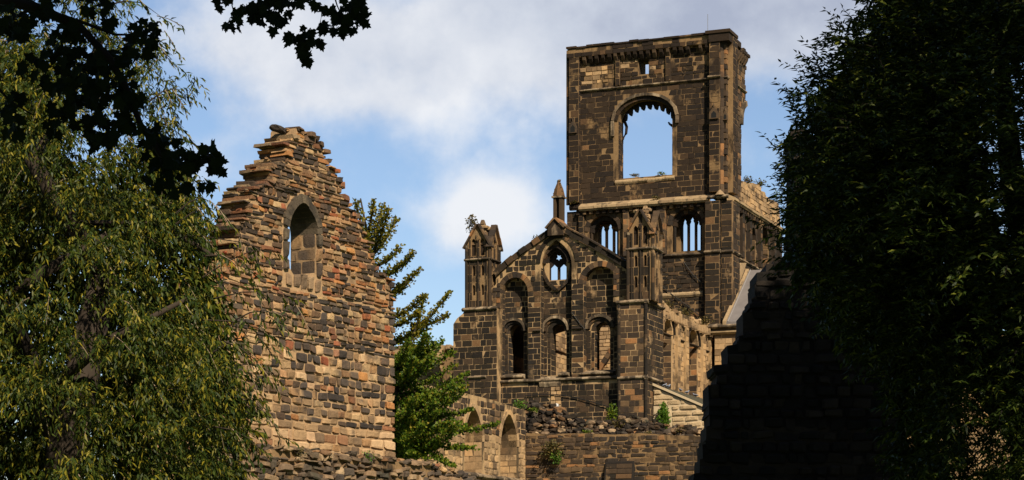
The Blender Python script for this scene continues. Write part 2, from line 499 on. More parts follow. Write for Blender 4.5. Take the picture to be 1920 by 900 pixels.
def strip(mb, mp, x0, x1, z, h, proj, mat, seg=.8, slope=.6, jit=.012, d1=.05, parent=None, name='string_course'):
    """a string course: stones with a sloping top and an undercut; a part of its own unless it joins another mesh"""
    own = mb is None
    if own: mb = MB()
    x = x0
    while x < x1 - .02:
        ww = min(seg * rnd.uniform(.7, 1.3), x1 - x)
        if x1 - (x + ww) < .2: ww = x1 - x
        p = proj + rnd.uniform(-jit, jit); dz = rnd.uniform(-jit, jit) * .6
        prof = [(d1, z - h * .5), (-p * .4, z - h * .5), (-p, z - h * .15), (-p, z + h * .12), (d1, z + h * slope)]
        a, b = x + .004, x + ww - .004
        vs = [mp(a, d, zz + dz) for d, zz in prof] + [mp(b, d, zz + dz + rnd.uniform(-jit, jit) * .3) for d, zz in prof]
        n = 5
        mb.add(vs, [tuple(range(n)), tuple(range(2 * n - 1, n - 1, -1))] + [(i, i + n, (i + 1) % n + n, (i + 1) % n) for i in range(n)], mat)
        x += ww
    if own: mb.build(name, parent or church)

def jamb(mb, x, dirn, z0, z1, y0, y1, mat, mp, h=(.25, .35), rough=False):
    """stones lining a reveal; the reveal plane is at x and faces dirn"""
    z = z0
    while z < z1 - .05:
        hh = min(rnd.uniform(*h), z1 - z)
        y = y0
        while y < y1 - .05:
            ww = min(rnd.uniform(.3, .6), y1 - y)
            if y1 - y - ww < .15: ww = y1 - y
            def m2(xx, d, zz, x=x): return mp(x - dirn * d, xx, zz)
            stone_block(mb, m2, y + .006, y + ww - .006, z + .008, z + hh - .008, rnd.uniform(.004, .014), mat, jit=.004, rough=rough)
            y += ww
        z += hh

def rock(mb, c, r, mat, flat=.75):
    sd_ = Vector((rnd.uniform(0, 99),) * 3)
    phi = (1 + 5 ** .5) / 2
    vs = [(-1, phi, 0), (1, phi, 0), (-1, -phi, 0), (1, -phi, 0), (0, -1, phi), (0, 1, phi), (0, -1, -phi), (0, 1, -phi), (phi, 0, -1), (phi, 0, 1), (-phi, 0, -1), (-phi, 0, 1)]
    fs = [(0, 11, 5), (0, 5, 1), (0, 1, 7), (0, 7, 10), (0, 10, 11), (1, 5, 9), (5, 11, 4), (11, 10, 2), (10, 7, 6), (7, 1, 8), (3, 9, 4), (3, 4, 2), (3, 2, 6), (3, 6, 8), (3, 8, 9), (4, 9, 5), (2, 4, 11), (6, 2, 10), (8, 6, 7), (9, 8, 1)]
    # one subdivision
    V = [Vector(v).normalized() for v in vs]; F2 = []; mid = {}
    def m_(a, b):
        k = (min(a, b), max(a, b))
        if k not in mid: V.append(((V[a] + V[b]) / 2).normalized()); mid[k] = len(V) - 1
        return mid[k]
    for a, b, c_ in fs:
        x, y, z = m_(a, b), m_(b, c_), m_(c_, a)
        F2 += [(a, x, z), (b, y, x), (c_, z, y), (x, y, z)]
    sx, sy, sz = r * rnd.uniform(.8, 1.4), r * rnd.uniform(.8, 1.2), r * flat * rnd.uniform(.7, 1.1)
    ang = rnd.uniform(0, 6.28); ca, sa = math.cos(ang), math.sin(ang)
    tilt = rnd.uniform(-.35, .35)
    out = []
    for v in V:
        q = Vector((max(-.78, min(.78, v.x)), max(-.78, min(.78, v.y)), max(-.7, min(.7, v.z))))
        k = 1 + .35 * mnoise.noise(v * 1.4 + sd_)
        q = Vector((q.x * sx, q.y * sy, q.z * sz)) * k
        q = Vector((q.x * ca - q.y * sa, q.x * sa + q.y * ca, q.z + q.x * tilt))
        out.append((c[0] + q.x, c[1] + q.y, c[2] + q.z))
    mb.add(out, F2, mat)

# ------------------------------------------------------------------ ground
def terrain_h(x, y):
    t = min(1, max(0, (y - 26) / 60)); t = t * t * (3 - 2 * t)
    return 4.0 * t + .12 * mnoise.noise(Vector((x * .08, y * .08, 0)))
gx = [-3000, -1200, -500, -200] + list(range(-100, 101, 10)) + [200, 500, 1200, 3000]
gy = [-3000, -1000, -300, -100] + list(range(-40, 201, 8)) + [300, 600, 1500, 4000]
mb = MB()
vs_ = [(x, y, terrain_h(x, y)) for y in gy for x in gx]
fs_ = [(j * len(gx) + i, j * len(gx) + i + 1, (j + 1) * len(gx) + i + 1, (j + 1) * len(gx) + i) for j in range(len(gy) - 1) for i in range(len(gx) - 1)]
mb.add(vs_, fs_, M['grass'])
tag(mb.build('ground', smooth=True), kind='structure')

# ================================================================== ABBEY CHURCH
AB = Frame(12.56, 120.0, -22.1)
F, S = AB.F, AB.S
church = tag(empty('abbey_church', AB), 'large ruined abbey church with tall broken square tower, arched gable and pinnacled turrets', 'ruined church')
ZB = 2.0                                    # foot of the walls, below the ground there

def xa(px, b=0): return F(px, 500, b)[0]
def zf(px, py, b=0): return F(px, py, b)[1]

# ---------------- tower, front wall
TW = 1.35
aL, aR = xa(1066), 0.0
zTop = zf(1355, 64); zStr = zf(1326, 148); zLed = zf(1320, 366); zSill = zf(1310, 476)
# the big belfry opening
bx0, bx1 = xa(1152), xa(1268)
zb0 = zf(1214, 331); zbs = zf(1214, 222)
big_out = arch(bx0 + .25, bx1 - .25, zb0, zbs, zf(1214, 183), 'round', 18)
big_in = arch(xa(1163, .8), xa(1264, .8), zb0, zbs, zf(1214, 190, .8), 'round', 18)
sq = [(xa(1197), zf(1209, 139)), (xa(1216.5), zf(1209, 139)), (xa(1216.5), zf(1209, 110)), (xa(1197), zf(1209, 110))]
top_jag = [(aR, zTop)]
x = aR
while x > aL + .5:
    x -= rnd.uniform(.5, 1.1)
    top_jag.append((max(x, aL), zTop + rnd.uniform(-.06, .03)))
outer_up = [(aL, zLed), (aR, zLed)] + top_jag + [(aL, zTop - .1)]
mb = MB(); mp = front(0)
core(mb, mp, [outer_up, big_out, sq], 0, .7, M['mortar_dark'])
core(mb, mp, [outer_up, big_in, sq], .7, TW, M['mortar_dark'])
def grow(p, e):
    cx = sum(q[0] for q in p) / len(p); cz = sum(q[1] for q in p) / len(p)
    return [(q[0] + (e if q[0] > cx + .02 else -e if q[0] < cx - .02 else 0), q[1] + (e if q[1] > cz else 0)) for q in p]
courses(mb, mp, [outer_up, grow(big_out, .3), grow(sq, .02)], M['tower'], h=(.27, .37), wd=(.38, 1.0), proud=(.003, .02), joint=.013, zmax=zStr)
courses(mb, mp, [outer_up, grow(sq, .02)], M['tower'], h=(.2, .32), wd=(.25, .75), proud=(.0, .05), joint=.03, zmin=zStr + .05, zmax=zTop - .5, jit=.012, missing=.06, matf=lambda x, z: M['tan'] if mnoise.noise(Vector((x * .55, z * .9, 3))) > .12 and rnd.random() < .6 else M['tower'])
jamb(mb, bx0 + .25, 1, zb0, zbs, 0.01, .7, M['tower'], mp); jamb(mb, bx1 - .25, -1, zb0, zbs, 0.01, .7, M['tower'], mp)
jamb(mb, xa(1163, .8), 1, zb0, zbs, 0.7, TW, M['tower'], mp); jamb(mb, xa(1264, .8), -1, zb0, zbs, .7, TW, M['tower'], mp)
tower_wall = mb.build('tower_wall', church)

# back faces of stones for the remaining side walls
mb = MB(); mps = side(0)
sideZ = lambda px, py: S(px, py)[1]
b1 = S(1397, 200)[0]; bj = S(1389, 260)[0]
s_up = [(0.02, zLed), (S(1384, 340)[0], zLed), (bj, zLed + .6), (bj, S(1389, 235)[1]), (bj + .05, S(1389, 215)[1]), (bj + .35, S(1392, 204)[1]), (b1, S(1397, 197)[1]), (b1 + .05, S(1397, 175)[1]),
        (b1 - .12, S(1396, 150)[1]), (b1 + .02, S(1396, 125)[1]), (b1 + .1, S(1398, 112)[1]), (b1 - .1, zTop - .25), (0.02, zTop)]
core(mb, mps, [s_up], 0, 1.2, M['mortar_dark'])
courses(mb, mps, [s_up], M['brown'], h=(.26, .36), wd=(.3, .7), proud=(.004, .04), joint=.025, rag=.18, thick=1.15, jit=.012, zmax=zTop - .5)
# ragged inside of the broken arch: hanging voussoirs
cur = [(bj, S(1389, 235)[1]), (bj + .05, S(1389, 215)[1]), (bj + .35, S(1392, 204)[1]), (b1, S(1397, 199)[1])]
ring(mb, mps, cur, .3, -.18, .5, M['string'], size=.35, sgn=-1)
for k in range(9):
    z = S(1388, 250 + k * 9)[1]
    mb.box(-1.0, -.25, bj - .02, bj + rnd.uniform(.1, .3), z, z + .18, M['tower'])
mb.build('tower_side_wall', church)

# left wall and hidden back wall stumps
mb = MB()
mb.box(aL, aL + 1.2, TW + .2, 6.5, ZB, zSill - 1.6, M['tower']); mb.box(aL, aL + 1.0, TW, 2.1, zSill - 1.6, zTop - 1.0, M['tower'])
mb.build('tower_rear_wall', church)

# pilasters
def pilaster(px0, px1, py0, z1, proud, mat, name='pilaster', b=0, h=(.3, .42)):
    x0, x1 = xa(px0, b - proud), xa(px1, b - proud)
    z0 = py0
    m_ = MB(); q = [(x0, z0), (x1, z0), (x1, z1), (x0, z1)]
    core(m_, front(b - proud), [q], 0, proud - .002, M['mortar_dark'])
    courses(m_, front(b - proud), [q], mat, h=h, wd=(.3, .8), proud=(.002, .014))
    # quoins down both edges
    z = z0
    while z < z1 - .1:
        hh = min(rnd.uniform(*h), z1 - z)
        for xx, dr in ((x0, -1), (x1, 1)):
            def m2(t, d, zz, xx=xx, dr=dr): return (xx - dr * d, t, zz)
            stone_block(m_, m2, b - proud + .01, b - .01, z + .01, z + hh - .01, .01, mat, jit=.003, back=.01)
        z += hh
    return m_.build(name, church)
pilaster(1330, 1349, zLed + .1, zTop - .1, .38, M['tower'])
pilaster(1067, 1085, zLed + .1, zTop - .55, .3, M['tower'])
pilaster(1154, 1162, zStr + .1, zTop - .6, .14, M['tower'])
pilaster(1248, 1257, zStr + .1, zTop - .6, .14, M['tower'])
# clasping corner shaft and pilaster on the right flank
mb = MB()
qs = [(.25, zLed + .1), (1.25, zLed + .1), (1.25, zTop - .1), (.25, zTop - .1)]
core(mb, side(.33), [qs], 0, .32, M['mortar_dark']); courses(mb, side(.33), [qs], M['tower'], h=(.3, .4), wd=(.3, .6), proud=(.003, .015))
mb.build('pilaster', church)
for px, r_ in ((1352, .17), (1065, .13)):
    mb = MB(); x = xa(px, -.1)
    z = zLed
    while z < zTop - .3:
        hh = rnd.uniform(.5, .9)
        mb.tube([(x, -.05, z + .006), (x, -.05, min(z + hh, zTop - .3) - .006)], r_, 8, M['brown'])
        z += hh
    mb.build('corner_shaft', church)
# gabled niches halfway up the pilasters
def niche(x, y, z, w_, h_):
    m_ = MB()
    m_.prism([(x - w_ / 2, z), (x + w_ / 2, z), (x + w_ / 2, z + h_ * .45), (x, z + h_), (x - w_ / 2, z + h_ * .45)], y - .12, y + .05, M['brown'])
    m_.prism([(x - w_ * .28, z + .05), (x + w_ * .28, z + .05), (x + w_ * .28, z + h_ * .4), (x, z + h_ * .6), (x - w_ * .28, z + h_ * .4)], y - .123, y - .1, M['cable'])  # flat black panel in place of the hollow's shade
    m_.tube([(x, y - .1, z + h_ * .9), (x, y - .1, z + h_ * 1.2)], [.05, .03], 6, M['brown'])
    return m_.build('niche', church)
niche(xa(1339, -.4), -.38, zf(1338, 226), .55, .75)
niche(xa(1075, -.3), -.3, zf(1076, 252), .5, .8)
niche(xa(1360, -.1), -.06, zf(1360, 226), .3, .6)

# parapet, corbel table, strings, ledge
mb = MB()
x = aL + .15; zc = zTop - .62
while x < aR - .95:
    if not (rnd.random() < .08):
        dz = rnd.uniform(-.03, .03)
        prof = [(0.02, zc - .42), (-.12, zc - .36), (-.3, zc - .12), (-.34, zc + .06), (0.02, zc + .06)]
        wv = rnd.uniform(.17, .22)
        vsx = [(x, d, z + dz) for d, z in prof] + [(x + wv, d, z + dz) for d, z in prof]
        mb.add(vsx, [(0, 1, 2, 3, 4), (9, 8, 7, 6, 5)] + [(i, i + 5, (i + 1) % 5 + 5, (i + 1) % 5) for i in range(5)], rnd.choice([M['tower'], M['tower'], M['brown']]))
        mb.build('corbel', church); mb = MB()
    x += rnd.uniform(.38, .44)
y = 1.3
while y < b1 - .1:
    prof = [(0.02, zc - .42), (-.12, zc - .36), (-.26, zc - .12), (-.3, zc + .06), (0.02, zc + .06)]
    mm = side(0)
    vsx = [mm(y, d, z) for d, z in prof] + [mm(y + .2, d, z) for d, z in prof]
    mb.add(vsx, [(0, 1, 2, 3, 4), (9, 8, 7, 6, 5)] + [(i, i + 5, (i + 1) % 5 + 5, (i + 1) % 5) for i in range(5)], M['brown'])
    if not (y + .45 < b1 - .1): pass
    mb.build('corbel', church); mb = MB()
    y += .45
mb = MB()
pz0, pz1 = zTop - .55, zTop
q = [(aL - .02, pz0), (aR - .5, pz0)] + [(p[0], p[1]) for p in top_jag if p[0] < aR - .5] + [(aL - .02, zTop - .1)]
core(mb, front(-.3), [q], 0, .297, M['mortar_dark'])
courses(mb, front(-.3), [q], M['tower'], h=(.24, .3), wd=(.4, .9), proud=(.01, .05), joint=.015, jit=.015)
x = aL - .03
while x < aR - .6:
    ww = rnd.uniform(.5, 1.0); x2 = min(x + ww, aR - .55)
    dz = rnd.uniform(-.02, .03)
    mb.box(x + .01, x2 - .01, -.4 + rnd.uniform(-.02, .03), TW * .8, zTop - .02 + dz, zTop + .09 + dz + rnd.uniform(-.02, .02), M['tower'])
    x = x2
# corner block top
mb.box(-1.15, .35, -.52, 1.3, zTop - .02, zTop + .16, M['tower'])
mb.box(-.95, .28, -.45, 1.2, zTop - .5, zTop - .02, M['tower'])
mb.box(.0, .28, 1.3, 2.2, zTop - .35, zTop - .02, M['tower'])
y = 2.2
while y < b1:
    mb.box(-.9, .25 + rnd.uniform(-.05, .08), y, y + .45, zTop - .5, zTop - rnd.uniform(.15, .4), M['tower']); y += .47
mb.build('parapet', church)
mb = MB()
strip(None, front(0), aL, xa(1330, -.38), zStr, .17, .14, M['string'])
strip(None, front(-.38), xa(1330, -.38) - .08, xa(1349, -.38) + .08, zStr, .17, .14, M['string'])
strip(None, front(0), xa(1349, -.38) + .08, .12, zStr, .17, .12, M['string'])
strip(None, side(0), .0, b1, zStr, .2, .14, M['string'])
mb = MB()
# the broad sloping ledge where the old roofs stopped
def ledge(mpx, x0, x1, z, proj, h, mat, d1=.06):
    x = x0
    while x < x1 - .02:
        ww = min(rnd.uniform(.5, 1.0), x1 - x)
        if x1 - x - ww < .2: ww = x1 - x
        p = proj + rnd.uniform(-.03, .03)
        prof = [(d1, z - .18), (-p * .8, z - .18), (-p * .85, z - .1), (-p, z - .08), (-p, z + .06), (d1, z + h)]
        vsx = [mpx(x + .003, d, zz) for d, zz in prof] + [mpx(x + ww - .003, d, zz + rnd.uniform(-.01, .01)) for d, zz in prof]
        mb.add(vsx, [tuple(range(6)), tuple(range(11, 5, -1))] + [(i, i + 6, (i + 1) % 6 + 6, (i + 1) % 6) for i in range(6)], mat)
        x += ww
lz = zf(1320, 371, -.5)
ledge(front(-.0), xa(1084, -.5), xa(1327, -.5), lz - .04, .5, .36, M['ledge'])
ledge(front(-.0), aL + .1, xa(1084, -.5), lz + .1, .2, .2, M['tower'])
strip(None, front(-.42), xa(1327, -.45), .25, lz + .02, .22, .16, M['string'])
mb.tube([(xa(1350, -.42), -.42, lz + .1), (xa(1350, -.42), -.42, lz + .42)], [.32, .06], 8, M['ledge'])
ledge(side(.0), .3, S(1463, 427)[0], lz, .42, .3, M['ledge'])
mb.build('weathered_ledge', church)
mb = MB()
x = aL + .6
while x < -1.6:
    mb.box(x, x + .2, -.3, .0, lz - .42, lz - .18, M['tower']); x += .42; mb.build('corbel', church); mb = MB()
y = .9
while y < S(1460, 420)[0] - .3:
    mb.box(0, .28, y, y + .24, lz - .45, lz - .18, M['tower']); y += .55; mb.build('corbel', church); mb = MB()

# sill wall of the big opening: pale broken top
mb = MB()
strip(None, front(.0), bx0 + .05, bx1 - .1, zb0 - .2, .28, .1, M['ledge'], seg=.5, jit=.03, name='sill')
x = bx0 + .3
while x < bx1 - .3:
    rock(mb, (x, .5, zb0 + .02), rnd.uniform(.07, .16), M['ledge']); x += .22
tag(mb.build('rubble', church), kind='stuff')
# hood over the big opening and the ragged cusps left of its tracery
mb = MB()
hood = arc_curve(bx0, bx1, zbs, zf(1210, 180), 'round', 24)
ring(mb, front(0), hood, .17, -.2, .05, M['string'], size=.5, sgn=1, gap=.004)
ring(mb, front(0), arc_curve(bx0 + .22, bx1 - .22, zbs, zf(1210, 187), 'round', 24), .22, -.06, .1, M['tower'], size=.3)
for xx in (bx0 - .17, bx1):
    mb.box(xx, xx + .17, -.18, .02, zbs - .9 if xx < bx0 else zbs - .45, zbs - .005, M['string'])
mb.build('hood_mould', church)
mb = MB()
ci = arc_curve(xa(1163, .8), xa(1264, .8), zbs, zf(1214, 190, .8), 'round', 24)
nT = 11
cc = resample(ci, nT * 2)
mb.add([], [], M['tower'])
for i in range(nT * 2):
    a, b = cc[i], cc[i + 1]
    mx, mz = (a[0] + b[0]) / 2, (a[1] + b[1]) / 2
    if mz < zbs + .35: continue
    dn = .16 if i % 2 else .42
    # each cusp: block with a narrowed foot
    wv = abs(b[0] - a[0]) * .52
    q = [(mx - wv, mz - dn * .55), (mx - wv * .45, mz - dn), (mx + wv * .45, mz - dn), (mx + wv, mz - dn * .55), (mx + wv, mz + .25), (mx - wv, mz + .25)]
    mb.prism(q, .78, 1.2, M['tower'])
def hook(pts, r_):
    mb.tube(pts, r_, 6, M['tower'])
xl, xr = xa(1163, .8), xa(1264, .8)
hook([(xl - .05, 1, zbs + .3), (xl + .2, 1, zbs + .2), (xl + .34, 1, zbs - .15), (xl + .3, 1, zbs - .55), (xl + .1, 1, zbs - .85), (xl - .1, 1, zbs - .95)], [.12, .1, .09, .08, .09, .1])
hook([(xr + .1, 1, zbs - .55), (xr - .15, 1, zbs - .35), (xr - .34, 1, zbs - .22), (xr - .42, 1, zbs - .1)], [.12, .1, .07, .05])
mb.build('broken_tracery', church)
# lightning rod
mb = MB(); x = xa(1327, .3)
mb.tube([(x, .3, zTop - .1), (x, .3, zTop + 1.35)], .018, 5, M['metal'])
mb.build('lightning_rod', church)

# ---------------- tower, window storey
LB = .9                                   # depth of the inner window plane
wins = []
for (p0, p1, pt, pb, ps, l0, l1) in ((1103, 1160, 404, 481, 433, 1121, 1162), (1259, 1317, 391, 471, 421, 1275, 1316)):
    c = (p0 + p1) / 2
    wins.append(dict(out=(xa(p0), xa(p1), zf(c, pb), zf(c, ps), zf(c, pt)), inn=(xa(l0, LB), xa(l1, LB), zf(c, pb, LB), zf(c, ps, LB), zf(c, pt + 4, LB))))
lo = [(aL - .1, ZB), (0, ZB), (0, lz - .15), (aL - .1, lz - .15)]
mb = MB()
ho = [arch(*w_['out'], 'round', 16) for w_ in wins]
hi_ = [arch(*w_['inn'], 'round', 16) for w_ in wins]
core(mb, front(0), [lo] + ho, 0, LB, M['mortar_dark'])
core(mb, front(0), [lo] + hi_, LB, LB + .7, M['mortar_dark'])
courses(mb, front(0), [lo] + [grow(p, .26) for p in ho], M['gable'], h=(.26, .36), wd=(.3, .8), proud=(.004, .03), zmin=zSill, joint=.024)
courses(mb, front(0), [lo], M['gable'], h=(.2, .33), wd=(.25, .7), proud=(.004, .05), zmin=9, zmax=zSill, joint=.035, jit=.014, missing=.03)
for w_ in wins:
    x0, x1, z0, zs_, zt = w_['out']
    ring(mb, front(0), arc_curve(x0, x1, zs_, zt), .26, -.05, .3, M['brown'], size=.28)
    jamb(mb, x0, 1, z0, zs_, .3, LB, M['gable'], front(0)); jamb(mb, x1, -1, z0, zs_, .3, LB, M['gable'], front(0))
    # nook shafts and inner order
    mb.tube([(x0 + .12, .3, z0 + .05), (x0 + .12, .3, zs_ + .1)], .09, 8, M['gable'])
    mb.tube([(x1 - .12, .3, z0 + .05), (x1 - .12, .3, zs_ + .1)], .09, 8, M['gable'])
    ring(mb, front(0), arc_curve(x0 + .02, x1 - .02, zs_, zt - .02)[::-1], .24, .2, .45, M['tower'], size=.3, sgn=1)
mb.build('window_storey_wall', church)
mb = MB(); pr = .5
def tower_window(w_):
    x0, x1, z0, zs_, zt = w_['inn']
    m_ = MB(); W = x1 - x0
    p = arch(x0 + .002, x1 - .002, z0, zs_, zt - .003, 'round', 16)
    holes = []
    mw = .13
    lw = (W - 2 * mw - .12) / 3
    for i in range(3):
        a = x0 + .06 + i * (lw + mw); c = a + lw / 2
        top = (zt - .3) if i == 1 else (zs_ + (zt - zs_) * .52)
        base = z0 + .05
        h_ = [(a, base), (a + lw, base), (a + lw, top - .45), (c + lw * .28, top - .30), (c + lw * .36, top - .22), (c + .04, top - .1), (c, top), (c - .04, top - .1), (c - lw * .36, top - .22), (c - lw * .28, top - .30), (a, top - .45)]
        holes.append(h_)
    core(m_, front(LB + .2), [p] + holes, 0, .2, M['brown'])
    return m_.build('window_tracery', church)
for w_ in wins: tower_window(w_)
pilaster(1322, 1349, 7, lz - .2, .48, M['gable'])
pilaster(1085, 1094, zf(1090, 520), lz - .2, .2, M['gable'])
pilaster(1168, 1178, zSill + .1, lz - .2, .25, M['brown'])
pilaster(1232, 1247, zSill + .1, lz - .2, .25, M['brown'])
mb = MB()
qs = [(-.02, 7), (1.35, 7), (1.35, lz - .2), (-.02, lz - .2)]
core(mb, side(.42), [qs], 0, .42, M['mortar_dark']); courses(mb, side(.42), [qs], M['gable'], h=(.28, .36), wd=(.3, .7), proud=(.003, .02))
q2 = [(xa(1350, -.48) + .03, 7), (.42, 7), (.42, lz - .2), (xa(1350, -.48) + .03, lz - .2)]
core(mb, front(-.30), [q2], 0, .27, M['mortar_dark']); courses(mb, front(-.30), [q2], M['gable'], h=(.28, .36), wd=(.3, .7), proud=(.003, .02))
mb.build('corner_buttress', church)
mb = MB()
strip(None, front(0), aL, xa(1322, -.48), zSill, .2, .16, M['string'])
strip(None, front(-.48), xa(1322, -.48) - .05, xa(1350, -.48) + .05, zSill, .2, .14, M['string'])
strip(None, front(-.30), xa(1350, -.48) + .05, .5, zSill, .2, .14, M['string'])
strip(None, side(.42), -.2, 1.4, zSill, .2, .14, M['string'])
strip(None, side(0), 1.4, S(1460, 540)[0], zSill, .2, .14, M['string'])
strip(None, front(0), xa(1240), xa(1318), zf(1280, 552), .35, .12, M['ledge'], seg=.5)

# right flank of the window storey
mb = MB()
bE = S(1462, 430)[0]
fl = [(0, ZB), (bE, ZB), (bE, lz - .18), (0, lz - .18)]
nich = []
for (p0, p1, pt, pb) in ((1374, 1384, 395, 470), (1390, 1397, 415, 490), (1406, 1416, 425, 502), (1424, 1440, 425, 508)):
    b0_, b1_ = S(p0, 400)[0], S(p1, 400)[0]; c = (p0 + p1) / 2
    zt = S(c, pt)[1]; z0 = zSill + .15
    nich.append(arch(b0_, b1_, z0, zt - (b1_ - b0_) * .6, zt, 'round' if p0 in (1374, 1424) else 'pointed', 10))
core(mb, side(0), [fl] + nich, 0, .75, M['mortar_dark'])
core(mb, side(0), [fl], .75, 1.4, M['mortar_dark'])
courses(mb, side(0), [fl] + [grow(n_, .15) for n_ in nich], M['gable'], h=(.27, .36), wd=(.3, .7), proud=(.004, .035), zmin=10)
for n_ in nich:
    ring(mb, side(0), n_[2:], .18, -.07, .3, M['brown'], size=.3)
    courses(mb, side(-.74), [n_], M['gable'], h=(.27, .36), wd=(.3, .5), proud=(.004, .02))
    jamb(mb, n_[0][0], 1, n_[0][1], n_[2][1], .01, .72, M['brown'], side(0)); jamb(mb, n_[1][0], -1, n_[0][1], n_[2][1], .01, .72, M['brown'], side(0))
mb.build('flank_wall', church)
for px in (1386, 1400, 1420, 1446, 1457):
    bb = S(px, 400)[0]; mb = MB()
    mb.box(-.02, .22, bb, bb + .45, zSill + .1, lz - .2, M['gable'])
    q = [(bb, zSill + .1), (bb + .45, zSill + .1), (bb + .45, lz - .2), (bb, lz - .2)]
    courses(mb, side(.22), [q], M['gable'], h=(.3, .38), wd=(.4, .6), proud=(.003, .015))
    mb.build('pilaster', church)
# broken parapet above the flank ledge
mb = MB()
pp = AB.PS([(1384, 372), (1386, 336), (1394, 341), (1404, 346), (1412, 343), (1424, 347), (1427, 358), (1434, 360), (1437, 371), (1449, 375), (1458, 380), (1461, 400), (1462, 424)], -.15)
pp = [(p[0], max(p[1], lz + .1)) for p in pp]; pp[0] = (pp[0][0], lz + .1); pp[-1] = (pp[-1][0], lz + .1)
core(mb, side(-.15), [pp], 0, 1.1, M['mortar'])
courses(mb, side(-.15), [pp], M['tan'], h=(.25, .38), wd=(.3, .8), proud=(.01, .07), rag=.15, thick=1.0, jit=.015)
for i in range(16):
    k = rnd.randrange(2, len(pp) - 2); t = rnd.random()
    p = (pp[k][0] + (pp[k + 1][0] - pp[k][0]) * t, pp[k][1] + (pp[k + 1][1] - pp[k][1]) * t)
    rock(mb, (-.6 + rnd.uniform(-.3, .3), p[0], p[1]), rnd.uniform(.12, .25), M['tan'])
mb.build('broken_parapet', church)

# ---------------- gable front
GB, GP = -14.0, .45                        # field of the gable and how far its piers stand out
gf = GB - GP
def xg(px): return F(px, 600, gf)[0]
def xi(px): return F(px, 600, GB)[0]
def zg(px, py): return F(px, py, gf)[1]
gout = AB.PF([(930, 700), (930, 519), (950, 501), (973, 482), (1001, 462), (1029, 443), (1045, 430), (1060, 440), (1098, 459), (1135, 480), (1174, 505), (1174, 700)], gf)
gout[0] = (gout[0][0], ZB); gout[-1] = (gout[-1][0], ZB)
zS = zg(1046, 713)                         # the string under the windows
recA = arch(xg(941), xg(990), zS, zg(965, 549), zg(965, 520), 'round', 14)
recC = arch(xg(1094), xg(1157), zS, zg(1126, 532), zg(1126, 499), 'round', 14)
recB = arch(xg(1014), xg(1072), zS, zg(1043, 500), zg(1043, 450), 'pointed', 14)
mb = MB(); mpf = front(gf)
core(mb, mpf, [gout, recA, recB, recC], 0, GP - .001, M['mortar'])
courses(mb, mpf, [gout, grow(recA, .0), grow(recC, .0), recB], M['gable'], h=(.24, .33), wd=(.3, .62), proud=(.004, .02), joint=.016, zmin=8, zmax=zg(965, 530))
eA = [arch(p[0][0] - .3, p[1][0] + .3, zg(1046, 545), p[2][1], max(q[1] for q in p) + .3, 'round' if p is not recB else 'pointed', 14) for p in (recA, recC, recB)]
zc0 = zg(965, 530)
g_top = [(q[0], max(q[1], zc0)) for q in gout]
courses(mb, mpf, [g_top] + [[(q[0], max(q[1], zc0)) for q in e_] for e_ in eA], M['gable'], h=(.24, .33), wd=(.25, .6), proud=(.004, .04), joint=.03, jit=.01)
for p in (recA, recC):
    ring(mb, mpf, p[2:], .3, -.03, .42, M['brown'], size=.22)
# reveals of the recesses
for p, mm in ((recA, M['gable']), (recB, M['gable']), (recC, M['gable'])):
    jamb(mb, p[0][0], 1, zS, p[-1][1], .01, GP - .01, mm, mpf); jamb(mb, p[1][0], -1, zS, p[2][1], .01, GP - .01, mm, mpf)
mb.build('gable_wall', church)
# field with lancets and the upper window
lanA = arch(xi(953), xi(982), zg(967, 703), zg(967, 624), zg(967, 606), 'round', 12)
lanB = arch(xi(1033), xi(1062), zg(1047, 702), zg(1047, 622), zg(1047, 605), 'round', 12)
lanC = arch(xi(1115), xi(1144), zg(1129, 698), zg(1129, 618), zg(1129, 602), 'round', 12)
upw = arch(xi(1028), xi(1062), F(1045, 525, GB)[1], F(1045, 492, GB)[1], F(1045, 470, GB)[1], 'pointed', 12)
gin = [(x_, z_ - .1) for x_, z_ in gout]; gin[0] = (gin[0][0], ZB); gin[-1] = (gin[-1][0], ZB)
mb = MB(); mpi = front(GB)
zcut = F(1045, 545, GB)[1]
gl = [(x_, min(z_, zcut)) for x_, z_ in gin]; gh = [(x_, max(z_, zcut)) for x_, z_ in gin]
core(mb, mpi, [gl, lanA, lanB, lanC], 0, .75, M['mortar']); core(mb, mpi, [gh, upw], 0, .4, M['mortar'])
bz = zS
for rec, lans in ((recA, [lanA]), (recB, [lanB, upw]), (recC, [lanC])):
    courses(mb, mpi, [rec] + [grow(l_, .2) for l_ in lans], M['gable'] if rec is not recC else M['gable'], h=(.25, .34), wd=(.3, .6), proud=(.003, .016), joint=.016)
for l_ in (lanA, lanB, lanC):
    ring(mb, mpi, l_[2:], .2, -.02, .3, M['gable'], size=.2)
    for xx, dr in ((l_[0][0], 1), (l_[1][0], -1)):
        jamb(mb, xx, dr, l_[0][1], l_[2][1], .01, .74, M['gable'], mpi)
        z = l_[0][1]
        while z < l_[2][1] - .05:
            hh = min(rnd.uniform(.25, .34), l_[2][1] - z)
            e0, e1 = (xx - .19, xx) if dr == 1 else (xx, xx + .19)
            stone_block(mb, mpi, e0 + .008, e1, z + .01, z + hh - .01, .02, M['gable'])
            z += hh
ring(mb, mpi, upw[2:], .2, -.03, .3, M['tower'], size=.25)
mb.build('gable_field_wall', church)
mb = MB()   # hood moulds over the three lancets and their stops
